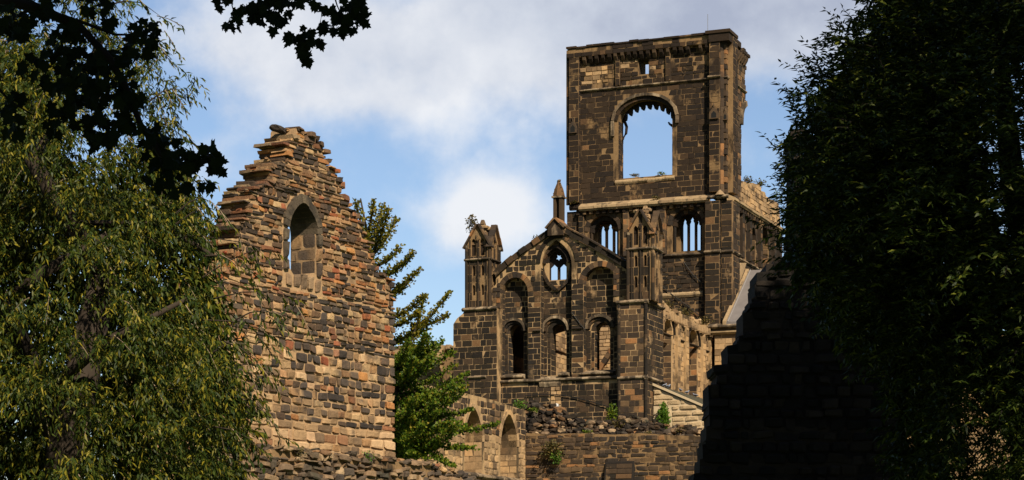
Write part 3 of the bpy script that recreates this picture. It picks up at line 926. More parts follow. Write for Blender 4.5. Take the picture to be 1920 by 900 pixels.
for (l_, p0, p1, pt, ps, st) in ((lanA, 941, 988, 595, 620, ((941, 1),)), (lanB, 1016, 1069, 591, 619, ((1008, 1), (1077, -1))), (lanC, 1098, 1153, 588, 614, ((1098, 0),))):
    c = (p0 + p1) / 2
    cur = arc_curve(xi(p0) + .12, xi(p1) - .12, zg(c, ps), zg(c, pt + 4), 'round', 16)
    ring(mb, mpi, cur, .14, -.2, .03, M['string'], size=.16, gap=.002)
    ring(mb, mpi, arc_curve(xi(p0) + .26, xi(p1) - .26, zg(c, ps), zg(c, pt + 9), 'round', 16), .12, -.10, .03, M['gable'], size=.18)
    mb.build('hood_mould', church); mb = MB()
strip(None, front(gf), xg(1000), xg(1014), zg(1007, 620), .14, .12, M['string'])
strip(None, front(gf), xg(1073), xg(1092), zg(1080, 616), .12, .1, M['tower'])
rock(mb, (xg(935), gf - .05, zg(935, 625)), .17, M['tower'])
mb.build('hood_stop', church)
# ring of stones round the upper window: pointed oval
mb = MB()
z_mid = zg(1045, 492)
ovR = [(xg(1081), z_mid), (xg(1080), zg(1045, 505)), (xg(1075), zg(1045, 517)), (xg(1064), zg(1045, 529)), (xg(1047), zg(1045, 541))]
ovL = [(xg(1047), zg(1045, 541)), (xg(1030), zg(1045, 531)), (xg(1018), zg(1045, 517)), (xg(1014), zg(1045, 505)), (xg(1013), z_mid)]
top = arch(xg(1013), xg(1079), z_mid, z_mid, zg(1045, 447), 'round', 16)[2:]
ring(mb, mpf, top, .22, -.05, GP, M['gable'], size=.2)
ring(mb, front(GB), AB.PF([(1070, 494), (1069, 512), (1061, 529), (1046, 542)], GB), .16, -.16, .02, M['gable'], size=.2, sgn=-1)
ring(mb, front(GB), AB.PF([(1046, 542), (1031, 529), (1022, 512), (1019, 494)], GB), .16, -.16, .02, M['gable'], size=.2, sgn=-1)
ring(mb, front(GB), arc_curve(xi(1024), xi(1067), z_mid, zg(1045, 462), 'pointed', 14), .16, -.3, .02, M['tower'], size=.25)
mb.build('window_surround', church)
mb = MB()   # tracery: two lights under a cinquefoil
x0, x1, z0, zt = upw[0][0], upw[1][0], upw[0][1], max(q[1] for q in upw)
cxu = (x0 + x1) / 2; pw = x1 - x0
pout = [(q[0] * .998 + cxu * .002, q[1] - .002) for q in upw]
hl = []
for s_ in (-1, 1):
    a, b = sorted((cxu + s_ * .065, cxu + s_ * (pw / 2 - .05)))
    c = (a + b) / 2; t_ = zt - .62
    hl.append([(a, z0 + .04), (b, z0 + .04), (b, t_ - .25), (c + .03, t_ - .1), (c, t_), (c - .03, t_ - .1), (a, t_ - .25)])
q5 = []
for i in range(10):
    r_ = .2 if i % 2 else .1
    q5.append((cxu + r_ * math.sin(i * math.pi / 5), zt - .34 + r_ * math.cos(i * math.pi / 5)))
core(mb, front(GB + .2), [pout] + hl + [q5], 0, .12, M['tower'])
mb.build('window_tracery', church)
# copings of the gable
mb = MB()
cl = AB.PF([(931, 518), (950, 500), (973, 481), (1001, 461), (1029, 442), (1038, 434)], gf - .08)
cr_ = AB.PF([(1056, 436), (1075, 446), (1098, 458), (1135, 480), (1172, 503)], gf - .08)
ring(mb, front(gf - .1), cl, .32, -.02, 1.35, M['gable'], size=.42, sgn=-1, jit=.03)
ring(mb, front(gf - .1), cr_, .30, -.02, 1.35, M['gable'], size=.42, sgn=-1, jit=.03)
ring(mb, front(gf - .1), [(q[0], q[1] + .33) for q in cr_], .07, -.1, 1.3, M['gable'], size=.6, sgn=-1, jit=.02)
for k in range(26):
    c_ = rnd.choice([cl, cr_]); j = rnd.randrange(len(c_) - 1); t = rnd.random()
    rock(mb, (c_[j][0] + (c_[j + 1][0] - c_[j][0]) * t, gf + rnd.uniform(-.1, 1), c_[j][1] + (c_[j + 1][1] - c_[j][1]) * t + rnd.uniform(.2, .36)), rnd.uniform(.08, .18), M['gable'])
mb.build('coping', church)
mb = MB()   # finial block at the apex
xc = F(1045, 430, gf)[0]; z0 = zg(1045, 443); z1 = zg(1045, 413)
mb.prism([(xc - .42, z0), (xc + .42, z0), (xc + .42, z0 + (z1 - z0) * .5), (xc, z1), (xc - .42, z0 + (z1 - z0) * .5)], gf - .35, gf + .7, M['tower'])
for s_ in (-1, 1):
    ring(mb, front(gf - .45), [(xc, z1 + .02), (xc + s_ * .5, z0 + (z1 - z0) * .42)], .1, 0, 1.1, M['brown'], size=.4, sgn=-s_)
mb.prism([(xc - .18, z0), (xc + .18, z0), (xc + .18, z0 + .35), (xc, z0 + .6), (xc - .18, z0 + .35)], gf - .38, gf - .3, M['string'])
mb.build('gable_finial', church)

# string below the lancets, sills
mb = MB()
zs2 = zg(1046, 712)
strip(None, front(gf), xg(932), xg(1158), zs2, .2, .16, M['string'], seg=.9)
for l0, l1 in ((941, 988), (1052, 1072), (1094, 1156)):
    strip(None, front(GB), xi(l0), xi(l1), zs2 + .26, .24, .55, M['string'], seg=.8, slope=.9, name='sill')
strip(None, front(gf), xg(1012), xg(1052), zs2 - .1, .5, .1, M['string'], seg=.35, jit=.03)
mb = MB()
q = AB.PF([(1033, 725), (1052, 725), (1052, 768), (1033, 768)], gf)
courses(mb, front(gf - .02), [q], M['tan'], h=(.2, .3), wd=(.25, .45), proud=(.01, .04), jit=.012)
mb.build('stone_patch', church)

# corner buttresses
def buttress(poly, b_, depth, mat, mat_side, x_right=None):
    m_ = MB()
    core(m_, front(b_), [poly], 0, depth, M['mortar'])
    courses(m_, front(b_), [poly], mat, h=(.26, .35), wd=(.32, .7), proud=(.004, .022), joint=.016, zmin=7.5)
    if x_right is not None:
        zt = max(q[1] for q in poly)
        q = [(b_, 7.5), (b_ + depth, 7.5), (b_ + depth, zt), (b_, zt)]
        courses(m_, side(x_right), [q], mat_side, h=(.26, .35), wd=(.3, .6), proud=(.004, .02), joint=.016)
    return m_.build('corner_buttress', church)
BBf = -15.0
lb = AB.PF([(850, 900), (850, 608), (857, 597), (868, 588), (872, 578), (932, 578), (932, 900)], BBf)
lb[0] = (lb[0][0], ZB); lb[-1] = (lb[-1][0], ZB)
lb2 = [(q[0], q[1]) for q in lb]
buttress(lb, BBf, 1.9, M['gable'], M['gable'])
zR = F(1185, 566, BBf)[1]
rx0, rx1 = F(1160, 600, BBf)[0], F(1211, 600, BBf)[0]
rb = [(rx0, ZB), (rx1, ZB), (rx1, zR), (rx0, zR)]
buttress(rb, BBf, 2.9, M['brown'], M['gable'], rx1)
# shafts on the corner
mb = MB()
for xx in (rx1, rx0 + .02):
    z = 7.5
    while z < zR - .1:
        hh = min(rnd.uniform(.5, .8), zR - z)
        mb.tube([(xx, BBf, z + .006), (xx, BBf, z + hh - .006)], .09, 8, M['gable']); z += hh
    mb.build('corner_shaft', church); mb = MB()
mb = MB()
zl_ = F(900, 579, BBf)[1]
lx0, lx1 = F(870, 579, BBf)[0], F(932, 579, BBf)[0]
strip(None, front(BBf), lx0 - .1, lx1, zl_, .2, .14, M['string'])
strip(None, front(BBf), rx0 - .12, rx1 + .14, zR, .2, .14, M['string'])
strip(None, side(rx1), BBf - .12, BBf + 2.9, zR, .2, .14, M['string'])
z_ = F(1185, 708, BBf)[1]
strip(None, front(BBf), rx0 - .05, rx1 + .1, z_, .22, .12, M['string'])
strip(None, side(rx1), BBf - .1, BBf + 2.9, z_, .22, .12, M['string'])
strip(None, front(BBf), F(878, 709, BBf)[0], F(912, 709, BBf)[0], F(895, 707, BBf)[1], .18, .12, M['string'])

# turrets
def turret(x0, y0, z0, w_, z1, z2, z3, seed, broken):
    """x0,y0: front left corner; z0 foot, z1 band, z2 eaves of the gablets, z3 top"""
    t = MB()
    x1, y1 = x0 + w_, y0 + w_
    t.box(x0 + .17, x1 - .17, y0 + .17, y1 - .17, z0 - .1, z2 + .2, M['tower'])
    for fi in range(2):
        mpx = front(y0) if fi == 0 else side(x1)
        o = x0 if fi == 0 else y0
        slits = []
        for k in range(2):
            cxs = o + w_ * (.32 if k == 0 else .68)
            for zz, hh in ((z0 + (z1 - z0) * .26, (z1 - z0) * .22), (z0 + (z1 - z0) * .66, (z1 - z0) * .22)):
                slits.append(arch(cxs - .085, cxs + .085, zz, zz + hh * .75, zz + hh, 'pointed', 6))
            zz = z1 + .2; hh = z2 - z1 + .12
            slits.append(arch(cxs - .15, cxs + .13, zz, zz + hh * .75, zz + hh, 'pointed', 6))
        c = o + w_ / 2; zt = z2 + (z3 - z2) * .74
        p = [(o, z0), (o + w_, z0), (o + w_, z2), (c, zt), (o, z2)]
        core(t, mpx, [p] + slits, .05, .165, M['mortar_dark'])
        pa = [(o, z0 + .05), (o + w_, z0 + .05), (o + w_, z1), (o, z1)]
        courses(t, lambda a, d, z, mpx=mpx: mpx(a, d + .05, z), [p] + [grow(s_, .01) for s_ in slits], M['gable'], h=(.38, .5), wd=(.25, .4), proud=(.003, .012), joint=.015)
        # gablet
        t.prism([(o + .1, z2 - .1), (o + w_ - .1, z2 - .1), (c, zt - .1)], .17, .45, M['tower'], mpx)
        t.prism([(c - .1, z2 + .28), (c, z2 + .45), (c + .1, z2 + .28), (c, z2 + .12)], -.02, .06, M['tower'], mpx)
        for s_ in (-1, 1):
            ring(t, mpx, [(c, zt + .02), (c + s_ * (w_ / 2 + .08), z2 - .22)], .09, -.12, .2, M['brown'], size=.4, sgn=-s_, gap=.004, jit=.01)
    # a hint of the gablets on the two far faces
    t.box(x0 + .05, x0 + .16, y0 + .2, y1 - .05, z0, z2 + .1, M['gable']); t.box(x0 + .2, x1 - .05, y1 - .16, y1 - .05, z0, z2 + .1, M['gable'])
    # shafts
    def shaft(x, y, r_, a, b):
        z = a
        while z < b - .05:
            hh = min(rnd.uniform(.7, 1.1), b - z)
            t.tube([(x, y, z + .004), (x, y, z + hh - .004)], r_, 8, M['gable']); z += hh
    for (x, y) in ((x0 + .03, y0 + .03), (x1 - .03, y0 + .03), (x1 - .03, y1 - .03), (x0 + .03, y1 - .03)):
        shaft(x, y, .085, z0, z2)
        t.tube([(x, y, z2 - .15), (x, y, z2 - .02)], [.09, .14], 8, M['string'])
    for (x, y) in ((x0 + w_ / 2, y0 + .03), (x1 - .03, y0 + w_ / 2)):
        shaft(x, y, .05, z0, z2 - .2)
    for (x, y) in ((x0 + .22, y0 + .03), (x1 - .22, y0 + .03), (x1 - .03, y0 + .25), (x1 - .03, y1 - .25)):
        shaft(x, y, .032, z0, z2 - .2)
    # spire stump
    c = (x0 + w_ / 2, y0 + w_ / 2)
    nl = 6
    for i in range(nl):
        k0, k1 = 1 - i / nl * .8, 1 - (i + 1) / nl * .8
        za = z2 + (z3 - z2) * i / nl; zb = z2 + (z3 - z2) * (i + 1) / nl
        hw0, hw1 = w_ * .4 * k0, w_ * .4 * k1
        ox, oy = rnd.uniform(-.04, .04), rnd.uniform(-.04, .04)
        if broken and i >= nl - 2: hw0 *= .7; hw1 *= .6; ox += .03
        vsx = [(c[0] + ox - hw0, c[1] + oy - hw0, za), (c[0] + ox + hw0, c[1] + oy - hw0, za), (c[0] + ox + hw1, c[1] + oy - hw1, zb), (c[0] + ox - hw1, c[1] + oy - hw1, zb),
               (c[0] + ox - hw0, c[1] + oy + hw0, za), (c[0] + ox + hw0, c[1] + oy + hw0, za), (c[0] + ox + hw1, c[1] + oy + hw1, zb), (c[0] + ox - hw1, c[1] + oy + hw1, zb)]
        t.hexa(vsx, M['tan'] if i > 0 else M['brown'])
    for k in range(10 if broken else 3):
        rock(t, (c[0] + rnd.uniform(-.4, .4), c[1] + rnd.uniform(-.4, .3), z2 + (z3 - z2) * rnd.uniform(.45, .85)), rnd.uniform(.1, .2), M['tan'])
    # bands
    for zz, h_ in ((z1, .14),):
        strip(t, front(y0), x0 - .08, x1 + .1, zz, h_, .09, M['string']); strip(t, side(x1), y0 - .08, y1, zz, h_, .09, M['string'])
    return t.build('turret', church)
tb = -14.95
ax, az0 = F(873, 578, tb)
turret(ax, tb, az0, 1.42, F(896, 486, tb)[1], F(896, 458, tb)[1], F(900, 408, tb)[1], 1, True)
ax, az0 = F(1176, 565, tb)
turret(ax, tb, az0, 1.42, F(1198, 466, tb)[1], F(1198, 434, tb)[1], F(1203, 381, tb)[1], 2, True)
# masonry filling between the left turret and the gable
mb = MB()
q = AB.PF([(918, 578), (918, 545), (932, 530), (938, 530), (938, 578)], gf - .05)
core(mb, front(gf - .02), [q], 0, .9, M['mortar']); courses(mb, front(gf - .02), [q], M['brown'], h=(.25, .35), wd=(.3, .5), proud=(.01, .05), jit=.012)
mb.build('gable_shoulder', church); mb = MB()
q = AB.PF([(1150, 566), (1150, 492), (1176, 506), (1176, 566)], gf - .02)
core(mb, front(gf - .02), [q], 0, .9, M['mortar']); courses(mb, front(gf - .02), [q], M['brown'], h=(.25, .35), wd=(.3, .5), proud=(.01, .05), jit=.012)
mb.build('gable_shoulder', church)

# small pinnacle beside the tower, left
px_, pyb = F(1048, 400, -.9)
mb = MB(); zz0 = F(1048, 425, -.9)[1]; zz1 = F(1048, 372, -.9)[1]; zz2 = F(1048, 338, -.9)[1]
PB = -.9
mb.box(px_ - .32, aL + .25, PB - .3, .1, zz0 - .3, zz0, M['gable'])
mb.hexa([(aL - .25, -.2, zz0 - 1.1), (aL + .2, -.2, zz0 - 1.1), (aL + .2, PB - .25, zz0 - .302), (px_ - .25, PB - .25, zz0 - .302), (aL - .25, .08, zz0 - 1.1), (aL + .2, .08, zz0 - 1.1), (aL + .2, .08, zz0 - .302), (px_ - .25, .08, zz0 - .302)], M['gable'])
mb.box(px_ - .27, px_ - .11, PB - .27, PB + .27, zz0, zz1, M['gable']); mb.box(px_ + .11, px_ + .27, PB - .27, PB + .27, zz0, zz1, M['gable'])
mb.box(px_ - .11, px_ + .11, PB - .02, PB + .2, zz0, zz1, M['tower'])
mb.box(px_ - .35, px_ + .35, PB - .35, PB + .35, zz1, zz1 + .1, M['string'])
mb.tube([(px_, PB, zz1 + .1), (px_, PB, zz1 + .55), (px_, PB, zz2 - .1)], [.38, .27, .09], 6, M['gable'])
for i in range(7):
    rock(mb, (px_ + rnd.choice((-1, 1)) * (.3 - .03 * i), PB - .12, zz1 + .15 + i * .12), .06, M['string'])
rock(mb, (px_, PB, zz2 - .05), .11, M['string'], 1)
mb.build('pinnacle', church)

# ---------------- presbytery walls running back to the tower
PA = rx1 - .75
mb = MB()
zE = zf(1300, 607)                 # wall head
zE = S(1300, 601, PA)[1]
pw_ = [(-14, ZB), (0, ZB), (0, zE - .05), (-1.5, zE + .05), (-3.2, zE - .1), (-5, zE + .15), (-8, zE + .05), (-9.5, zE + .35), (-11, zE + .25), (-14, zE + .5)]
hs = []
for (p0, p1, pt) in ((1243, 1259, 599), (1290, 1307, 618), (1337, 1351, 637)):
    b0_, b1_ = S(p0, 600, PA)[0], S(p1, 600, PA)[0]
    zt = S((p0 + p1) / 2, pt, PA)[1]
    hs.append(arch(b0_, b1_, zt - 4.3, zt - (b1_ - b0_) * .5, zt, 'round', 12))
core(mb, side(PA), [pw_] + hs, 0, .7, M['mortar']); core(mb, side(PA), [pw_], .7, 1.1, M['mortar'])
courses(mb, side(PA), [pw_] + [grow(h_, .16) for h_ in hs], M['tan'], h=(.25, .34), wd=(.3, .7), proud=(.004, .03), joint=.03, zmin=8, rag=.02)
for h_ in hs:
    ring(mb, side(PA), h_[2:], .18, -.05, .3, M['tan'], size=.25)
    ring(mb, side(PA), arc_curve(h_[0][0] - .22, h_[1][0] + .22, h_[2][1], max(q[1] for q in h_) + .22), .1, -.15, .02, M['gable'], size=.4)
    courses(mb, side(PA - .69), [h_], M['tan'], h=(.25, .34), wd=(.25, .5), proud=(.004, .03), jit=.01)
    jamb(mb, h_[0][0], 1, h_[0][1], h_[2][1], .01, .68, M['tan'], side(PA)); jamb(mb, h_[1][0], -1, h_[0][1], h_[2][1], .01, .68, M['brown'], side(PA))
mb.build('presbytery_side_wall', church)
mb = MB()
for (p0, p1) in ((1262, 1286), (1310, 1332)):
    for pc in (p0 + 3, p1 - 5):
        b_ = S(pc, 600, PA)[0]
        q = [(b_, 8), (b_ + .5, 8), (b_ + .5, zE - .6), (b_, zE - .6)]
        mb.box(PA, PA + .18, b_, b_ + .5, 8, zE - .6, M['mortar']); courses(mb, side(PA + .18), [q], M['tan'], h=(.3, .36), wd=(.5, .6), proud=(.005, .02))
        mb.build('pilaster', church); mb = MB()
mb = MB()
y = -13.5
while y < -.4:
    if rnd.random() < .8: mb.box(PA, PA + .3, y, y + .2, zE - .55, zE - .2, M['tan']); mb.build('corbel', church); mb = MB()
    y += .5
strip(None, side(PA), -11, -8.6, zE - 1.35, .16, .12, M['gable']); strip(None, side(PA), -6.8, -3.4, zE - 1.4, .16, .12, M['gable'])
strip(None, side(PA), -1.9, -.1, zE - 1.45, .16, .12, M['gable'])
for i in range(30):
    rock(mb, (PA - .5 + rnd.uniform(-.4, .4), rnd.uniform(-13, -.5), zE + rnd.uniform(0, .3)), rnd.uniform(.12, .25), M['tan'])
tag(mb.build('rubble', church), kind='stuff')
# left presbytery wall (seen through the lancets), vault over the first bays, crossing wall
LA = xi(905) - .2
mb = MB()
zL = F(1047, 619, -1)[1]
lw_ = [(-13.2, ZB), (9, ZB), (9, zL - .3), (2, zL + .2), (0, zL), (-4, zL + .1), (-13.2, zL + .2)]
core(mb, side(LA), [lw_], 0, 1.0, M['mortar']); courses(mb, side(LA), [lw_], M['tan'], h=(.25, .34), wd=(.3, .7), proud=(.004, .03), zmin=9)
strip(None, side(LA), -6, 8, F(1047, 662, -1)[1], .2, .15, M['gable'])
mb.build('presbytery_far_wall', church)
mb = MB()
nseg = 10; W = PA - 1.1 - LA
for i in range(nseg):
    t0, t1 = math.pi * i / nseg, math.pi * (i + 1) / nseg
    c = LA + W / 2; z0 = zE - 2.2
    p = [(c - W / 2 * math.cos(t), z0 + 1.9 * math.sin(t)) for t in (t0, t1)] + [(c - W / 2 * math.cos(t), z0 + 2.3 * math.sin(t)) for t in (t1, t0)]
    mb.prism(p, -13.2, -6.5, M['gable'])
mb.build('vault', church)  # unseen; length chosen to darken the left lancet and leave the middle sunlit
mb = MB()   # old vault rib against the crossing wall
ring(mb, front(-.02), AB.PF([(1108, 716), (1118, 700), (1132, 676), (1150, 648), (1170, 628)], 0), .3, -.35, .02, M['brown'], size=.35)
ring(mb, front(-.02), AB.PF([(1124, 720), (1134, 704), (1148, 682), (1165, 660)], 0), .26, -.2, .02, M['tan'], size=.35)
q = AB.PF([(1095, 720), (1095, 610), (1170, 600), (1170, 720)], 0)
courses(mb, front(-.05), [q], M['tan'], h=(.2, .3), wd=(.25, .6), proud=(.01, .05), jit=.014)
mb.build('vault_rib', church)

# transept roof and its eaves on the right
mb = MB()
b_r, z_r = S(1404, 507, .45); b_e, z_e = S(1362, 604, .45)
xe = 11.0
pts = [(.45, b_e - .1, z_e), (xe, b_e - .1, z_e), (xe, b_r, z_r), (.45, b_r, z_r)]
dn = lambda p, d: (p[0], p[1], p[2] - d)
mb.hexa([pts[0], pts[1], pts[2], pts[3]] + [dn(p, .2) for p in pts], M['lead'])
pts2 = [(.45, b_r, z_r), (xe, b_r, z_r), (xe, b_r + 5, z_e), (.45, b_r + 5, z_e)]
mb.hexa(pts2 + [dn(p, .2) for p in pts2], M['lead'])
roof = mb.build('transept_roof', church)
mb = MB()
x = .55
while x < xe:
    mb.tube([(x, b_e - .08, z_e + .02), (x, b_r, z_r + .02)], .035, 6, M['leadroll']); x += .75
mb.build('lead_roll', roof)
mb = MB()
mb.hexa([(.28, b_e - .2, z_e + .05), (.47, b_e - .2, z_e + .05), (.47, b_r, z_r + .1), (.28, b_r, z_r + .1), (.28, b_e - .2, z_e - .25), (.47, b_e - .2, z_e - .25), (.47, b_r, z_r - .25), (.28, b_r, z_r - .25)], M['ledge'])
mb.build('verge', roof)
mb = MB()
zt = z_e - .12
strip(None, front(b_e), -.6, xe, zt - .12, .3, .3, M['string'], seg=1.2); strip(None, front(b_e + .1), -.6, xe, zt - .42, .3, .22, M['ledge'], seg=1.2)
q = [(-.3, ZB), (xe, ZB), (xe, zt - .3), (-.3, zt - .3)]
core(mb, front(b_e + .15), [q], 0, 1, M['mortar']); courses(mb, front(b_e + .15), [q], M['tan'], h=(.3, .38), wd=(.4, .9), proud=(.005, .03), zmin=11)
mb.box(xe - .5, xe, b_e + .15, b_r + 5, ZB, z_e - .3, M['tan'])
mb.build('transept_wall', church)
# old weathering scar of pale render on the flank
mb = MB()
sc_ = AB.PS([(1371, 545), (1377, 520), (1388, 493), (1398, 493), (1392, 512), (1384, 535), (1378, 552)], .05)
mb.prism(sc_, -.06, .08, M['ledge'], side(.05))
mb.build('render_scar', church)

# sacristy: new lean-to against the presbytery
sac = tag(empty('sacristy', AB), 'small lean-to building of new pale rock-faced stone with sloping roof beside the church gable', 'building')
SB = -13.9
mb = MB()
s0, s1 = F(1225.5, 750, SB)[0], F(1360, 750, SB)[0]
zsa = F(1226, 724, SB)[1]; zsb = F(1328, 768, SB)[1]; xsb = F(1328, 768, SB)[0]
kz = (zsb - zsa) / (xsb - s0)
pol = [(s0, ZB), (s1, ZB), (s1, zsa + kz * (s1 - s0)), (s0, zsa)]
wn = arch(F(1231, 780, SB)[0], F(1255, 780, SB)[0], F(1243, 822, SB)[1], F(1243, 783, SB)[1], F(1243, 768, SB)[1], 'round', 12)
core(mb, front(SB), [pol, wn], 0, .5, M['white_stone'])
courses(mb, front(SB), [pol, grow(wn, .17)], M['sacristy'], h=(.27, .3), wd=(.4, 1.1), proud=(.03, .08), joint=.04, zmin=7, jit=.012, rough=True)
q = [(SB, 7), (SB + 9, 7), (SB + 9, pol[2][1]), (SB, pol[2][1])]
mb.box(s1 - .4, s1, SB + .5, SB + 9, ZB, pol[2][1], M['sacristy'])
mb.build('wall', sac)
mb = MB()
ring(mb, front(SB), wn[2:], .16, -.05, .4, M['white_stone'], size=.3, gap=.004)
mb.box(wn[0][0] - .16, wn[0][0], SB - .05, SB + .4, wn[0][1], wn[2][1] - .005, M['white_stone']); mb.box(wn[1][0], wn[1][0] + .16, SB - .05, SB + .4, wn[0][1], wn[2][1] - .005, M['white_stone'])
wf = mb.build('window', sac)
mb = MB(); mb.prism(wn, SB + .3, SB + .34, M['glass']); mb.build('pane', wf)
mb = MB(); xm = wn[0][0] + .22
for zz in np.arange(wn[0][1] + .2, wn[2][1], .35): mb.box(wn[0][0], wn[1][0], SB + .26, SB + .29, zz, zz + .03, M['whitebox'])
mb.box(xm - .015, xm + .015, SB + .255, SB + .285, wn[0][1], wn[2][1] + .3, M['whitebox'])
mb.build('glazing_bar', wf)
mb = MB()
zr0, zr1 = zsa + .08, pol[2][1] + .08
wall_x = PA
rp = [(s0, SB - .05, zr0), (s1 + .3, SB - .05, zr1 + kz * .3), (s1 + .3, SB + 9, zr1 + kz * .3), (s0, SB + 9, zr0)]
rp2 = [(s0 - .7, SB + .2, zr0 - kz * .7), (s0, SB + .2, zr0), (s0, SB + 13, zr0), (s0 - .7, SB + 13, zr0 - kz * .7)]
mb.hexa(rp + [dn(p, .12) for p in rp], M['slate'])
for i in range(10):
    y = SB + .3 + i * .9
    mb.hexa([(s0, y, zr0 + .03), (s1 + .3, y, zr1 + kz * .3 + .03), (s1 + .3, y + .85, zr1 + kz * .3 + .012), (s0, y + .85, zr0 + .012)] + [(s0, y, zr0), (s1 + .3, y, zr1 + kz * .3), (s1 + .3, y + .85, zr1 + kz * .3), (s0, y + .85, zr0)], M['slate'])
mb.build('roof', sac)
mb = MB()
mb.hexa([(s0 - .02, SB - .12, zr0 - .05), (s1, SB - .12, zr1 - .05), (s1, SB - .12, zr1 + .07), (s0 - .02, SB - .12, zr0 + .07), (s0 - .02, SB + .1, zr0 - .05), (s1, SB + .1, zr1 - .05), (s1, SB + .1, zr1 + .07), (s0 - .02, SB + .1, zr0 + .07)], M['white_stone'])
mb.build('verge', sac)

# pigeons on the lean-to roof
def pigeon(a, b, zloc, rz, label):
    o = empty('pigeon', loc=(AB.o[0] + a * AB.ux[0] + b * AB.uy[0], AB.o[1] + a * AB.ux[1] + b * AB.uy[1], zloc), rz=rz)
    m_ = MB()
    m_.tube([(-.17, 0, .10), (-.1, 0, .115), (-.02, 0, .12), (.06, 0, .135), (.1, 0, .17), (.115, 0, .21), (.15, 0, .22), (.18, 0, .215)], [.02, .04, .065, .06, .035, .032, .028, .006], 8, M['bird'])
    m_.tube([(0, .02, .07), (0, .02, 0)], .007, 4, M['bird']); m_.tube([(0, -.02, .07), (0, -.02, 0)], .007, 4, M['bird'])
    m_.build('body', o, smooth=True)
    m_ = MB()
    for s_ in (-1, 1): m_.tube([(.05, s_ * .055, .14), (-.05, s_ * .06, .125), (-.18, s_ * .02, .10)], [.02, .028, .006], 6, M['cable'])
    m_.build('wing', o, smooth=True)
    tag(o, label, 'bird', 'pigeons on the lean-to roof')
def roofz(a): return zr0 + kz * (a - s0) + .03
for i, (px, b, lb_) in enumerate(((1246, -12.5, 'grey pigeon sitting highest on the lean-to roof'), (1252, -12.0, 'pigeon just below the highest one on the lean-to roof'), (1276, -9.5, 'dark pigeon in the middle of the lean-to roof'),
                                  (1288, -9.0, 'pigeon right of the middle one on the lean-to roof'), (1304, -8.0, 'blue grey pigeon lowest on the lean-to roof'))):
    a = F(px, 730, b)[0]; a = max(a, s0 + .1)
    pigeon(a, b, roofz(a), rnd.uniform(0, 6), lb_)

# cables hanging on the masonry
def cable(pts, label):
    m_ = MB(); m_.tube(pts, .022, 5, M['cable'])
    o = m_.build('cable'); o.location = (AB.o[0], AB.o[1], 0); o.rotation_euler = (0, 0, AB.ang)
    tag(o, label, 'cable', 'cables on the church masonry')
def cp(pts, b): return [(F(x, y, b)[0], b, F(x, y, b)[1]) for x, y in pts]
cable(cp([(1281, 490), (1300, 516), (1315, 530), (1322, 537)], -.12), 'short black cable slanting across the wall below the right tower window')
cable(cp([(1241, 536), (1265, 556), (1290, 574), (1310, 590)], -.14), 'longest black cable slanting down the tower wall beside the right turret')
cable(cp([(1072, 586), (1085, 604), (1097, 618)], gf - .06), 'short cable slanting between the middle and right lancets')
cable(cp([(985, 742), (1010, 740), (1046, 740), (1075, 744), (1105, 752), (1140, 762), (1195, 770)], gf - .1), 'long sagging cable low on the gable under the lancets')

# floodlight on a thin post in front of the gable
fl_ = empty('floodlight', loc=(0, 0, 0)); X, Z = F(1042, 762, -15.6)
fl_.location = (AB.o[0] + X * AB.ux[0] - 15.6 * AB.uy[0], AB.o[1] + X * AB.ux[1] - 15.6 * AB.uy[1], ZB + 3); fl_.rotation_euler = (0, 0, AB.ang)
mb = MB(); mb.box(-.14, .1, -.12, .12, Z - 5 - .12, Z - 5 + .14, M['whitebox']); mb.box(-.11, .07, -.13, -.12, Z - 5 - .09, Z - 5 + .11, M['glass']); mb.build('lamp_housing', fl_)
mb = MB(); mb.tube([(.16, 0, 0), (.16, 0, Z - 5 + .1)], .025, 6, M['metal']); mb.build('post', fl_)
tag(fl_, 'small white floodlight on a thin grey post before the dark gable', 'floodlight')

# ================================================================== low walls in front of the church
def place(o, fr): o.location = (fr.o[0], fr.o[1], 0); o.rotation_euler = (0, 0, fr.ang); return o
CB = -24.0
ca = F(985, 820, CB)[0]
arc = tag(empty('arcaded_wall', AB), 'tan ruined wall with two pointed blind arches, partly behind the green tree', 'wall')
mb = MB()
def PSx(l): return AB.PS(l, ca)
top = PSx([(700, 700), (760, 712), (800, 722), (845, 730), (870, 737), (900, 744), (930, 752), (960, 762), (985, 770)])
bl = [(top[0][0], ZB)] + [] 
wl = top + [(CB, ZB), (top[0][0], ZB)]
aw = []
for (p0, p1, pt) in ((871, 904, 763), (938, 969, 774)):
    c = (p0 + p1) / 2
    b0_, b1_ = S(p0, 800, ca)[0], S(p1, 800, ca)[0]; zt = S(c, pt, ca)[1]
    aw.append(arch(b0_, b1_, S(c, 935, ca)[1], zt - (b1_ - b0_) * .75, zt, 'pointed', 12))
core(mb, side(ca), [wl] + aw, 0, .9, M['mortar']); core(mb, side(ca), [wl], .9, 1.3, M['mortar'])
zsp = min(a_[2][1] for a_ in aw)
courses(mb, side(ca), [wl] + [grow(a_, .22) for a_ in aw], M['brown'], h=(.24, .34), wd=(.3, .7), proud=(.005, .05), joint=.03, zmin=zsp + .4, jit=.012, rough=True)
courses(mb, side(ca), [wl] + [grow(a_, .22) for a_ in aw], M['tan'], h=(.24, .34), wd=(.3, .7), proud=(.005, .04), joint=.03, zmin=4.5, zmax=zsp + .4, jit=.01, rough=True)
for a_ in aw:
    ring(mb, side(ca), a_[2:], .24, -.04, .4, M['tan'], size=.3)
    courses(mb, side(ca - .89), [a_], M['tan'], h=(.25, .34), wd=(.3, .6), proud=(.004, .03), jit=.01)
    jamb(mb, a_[0][0], 1, a_[0][1], a_[2][1], .01, .88, M['tan'], side(ca)); jamb(mb, a_[1][0], -1, a_[0][1], a_[2][1], .01, .88, M['tan'], side(ca))
mb.build('wall', arc)
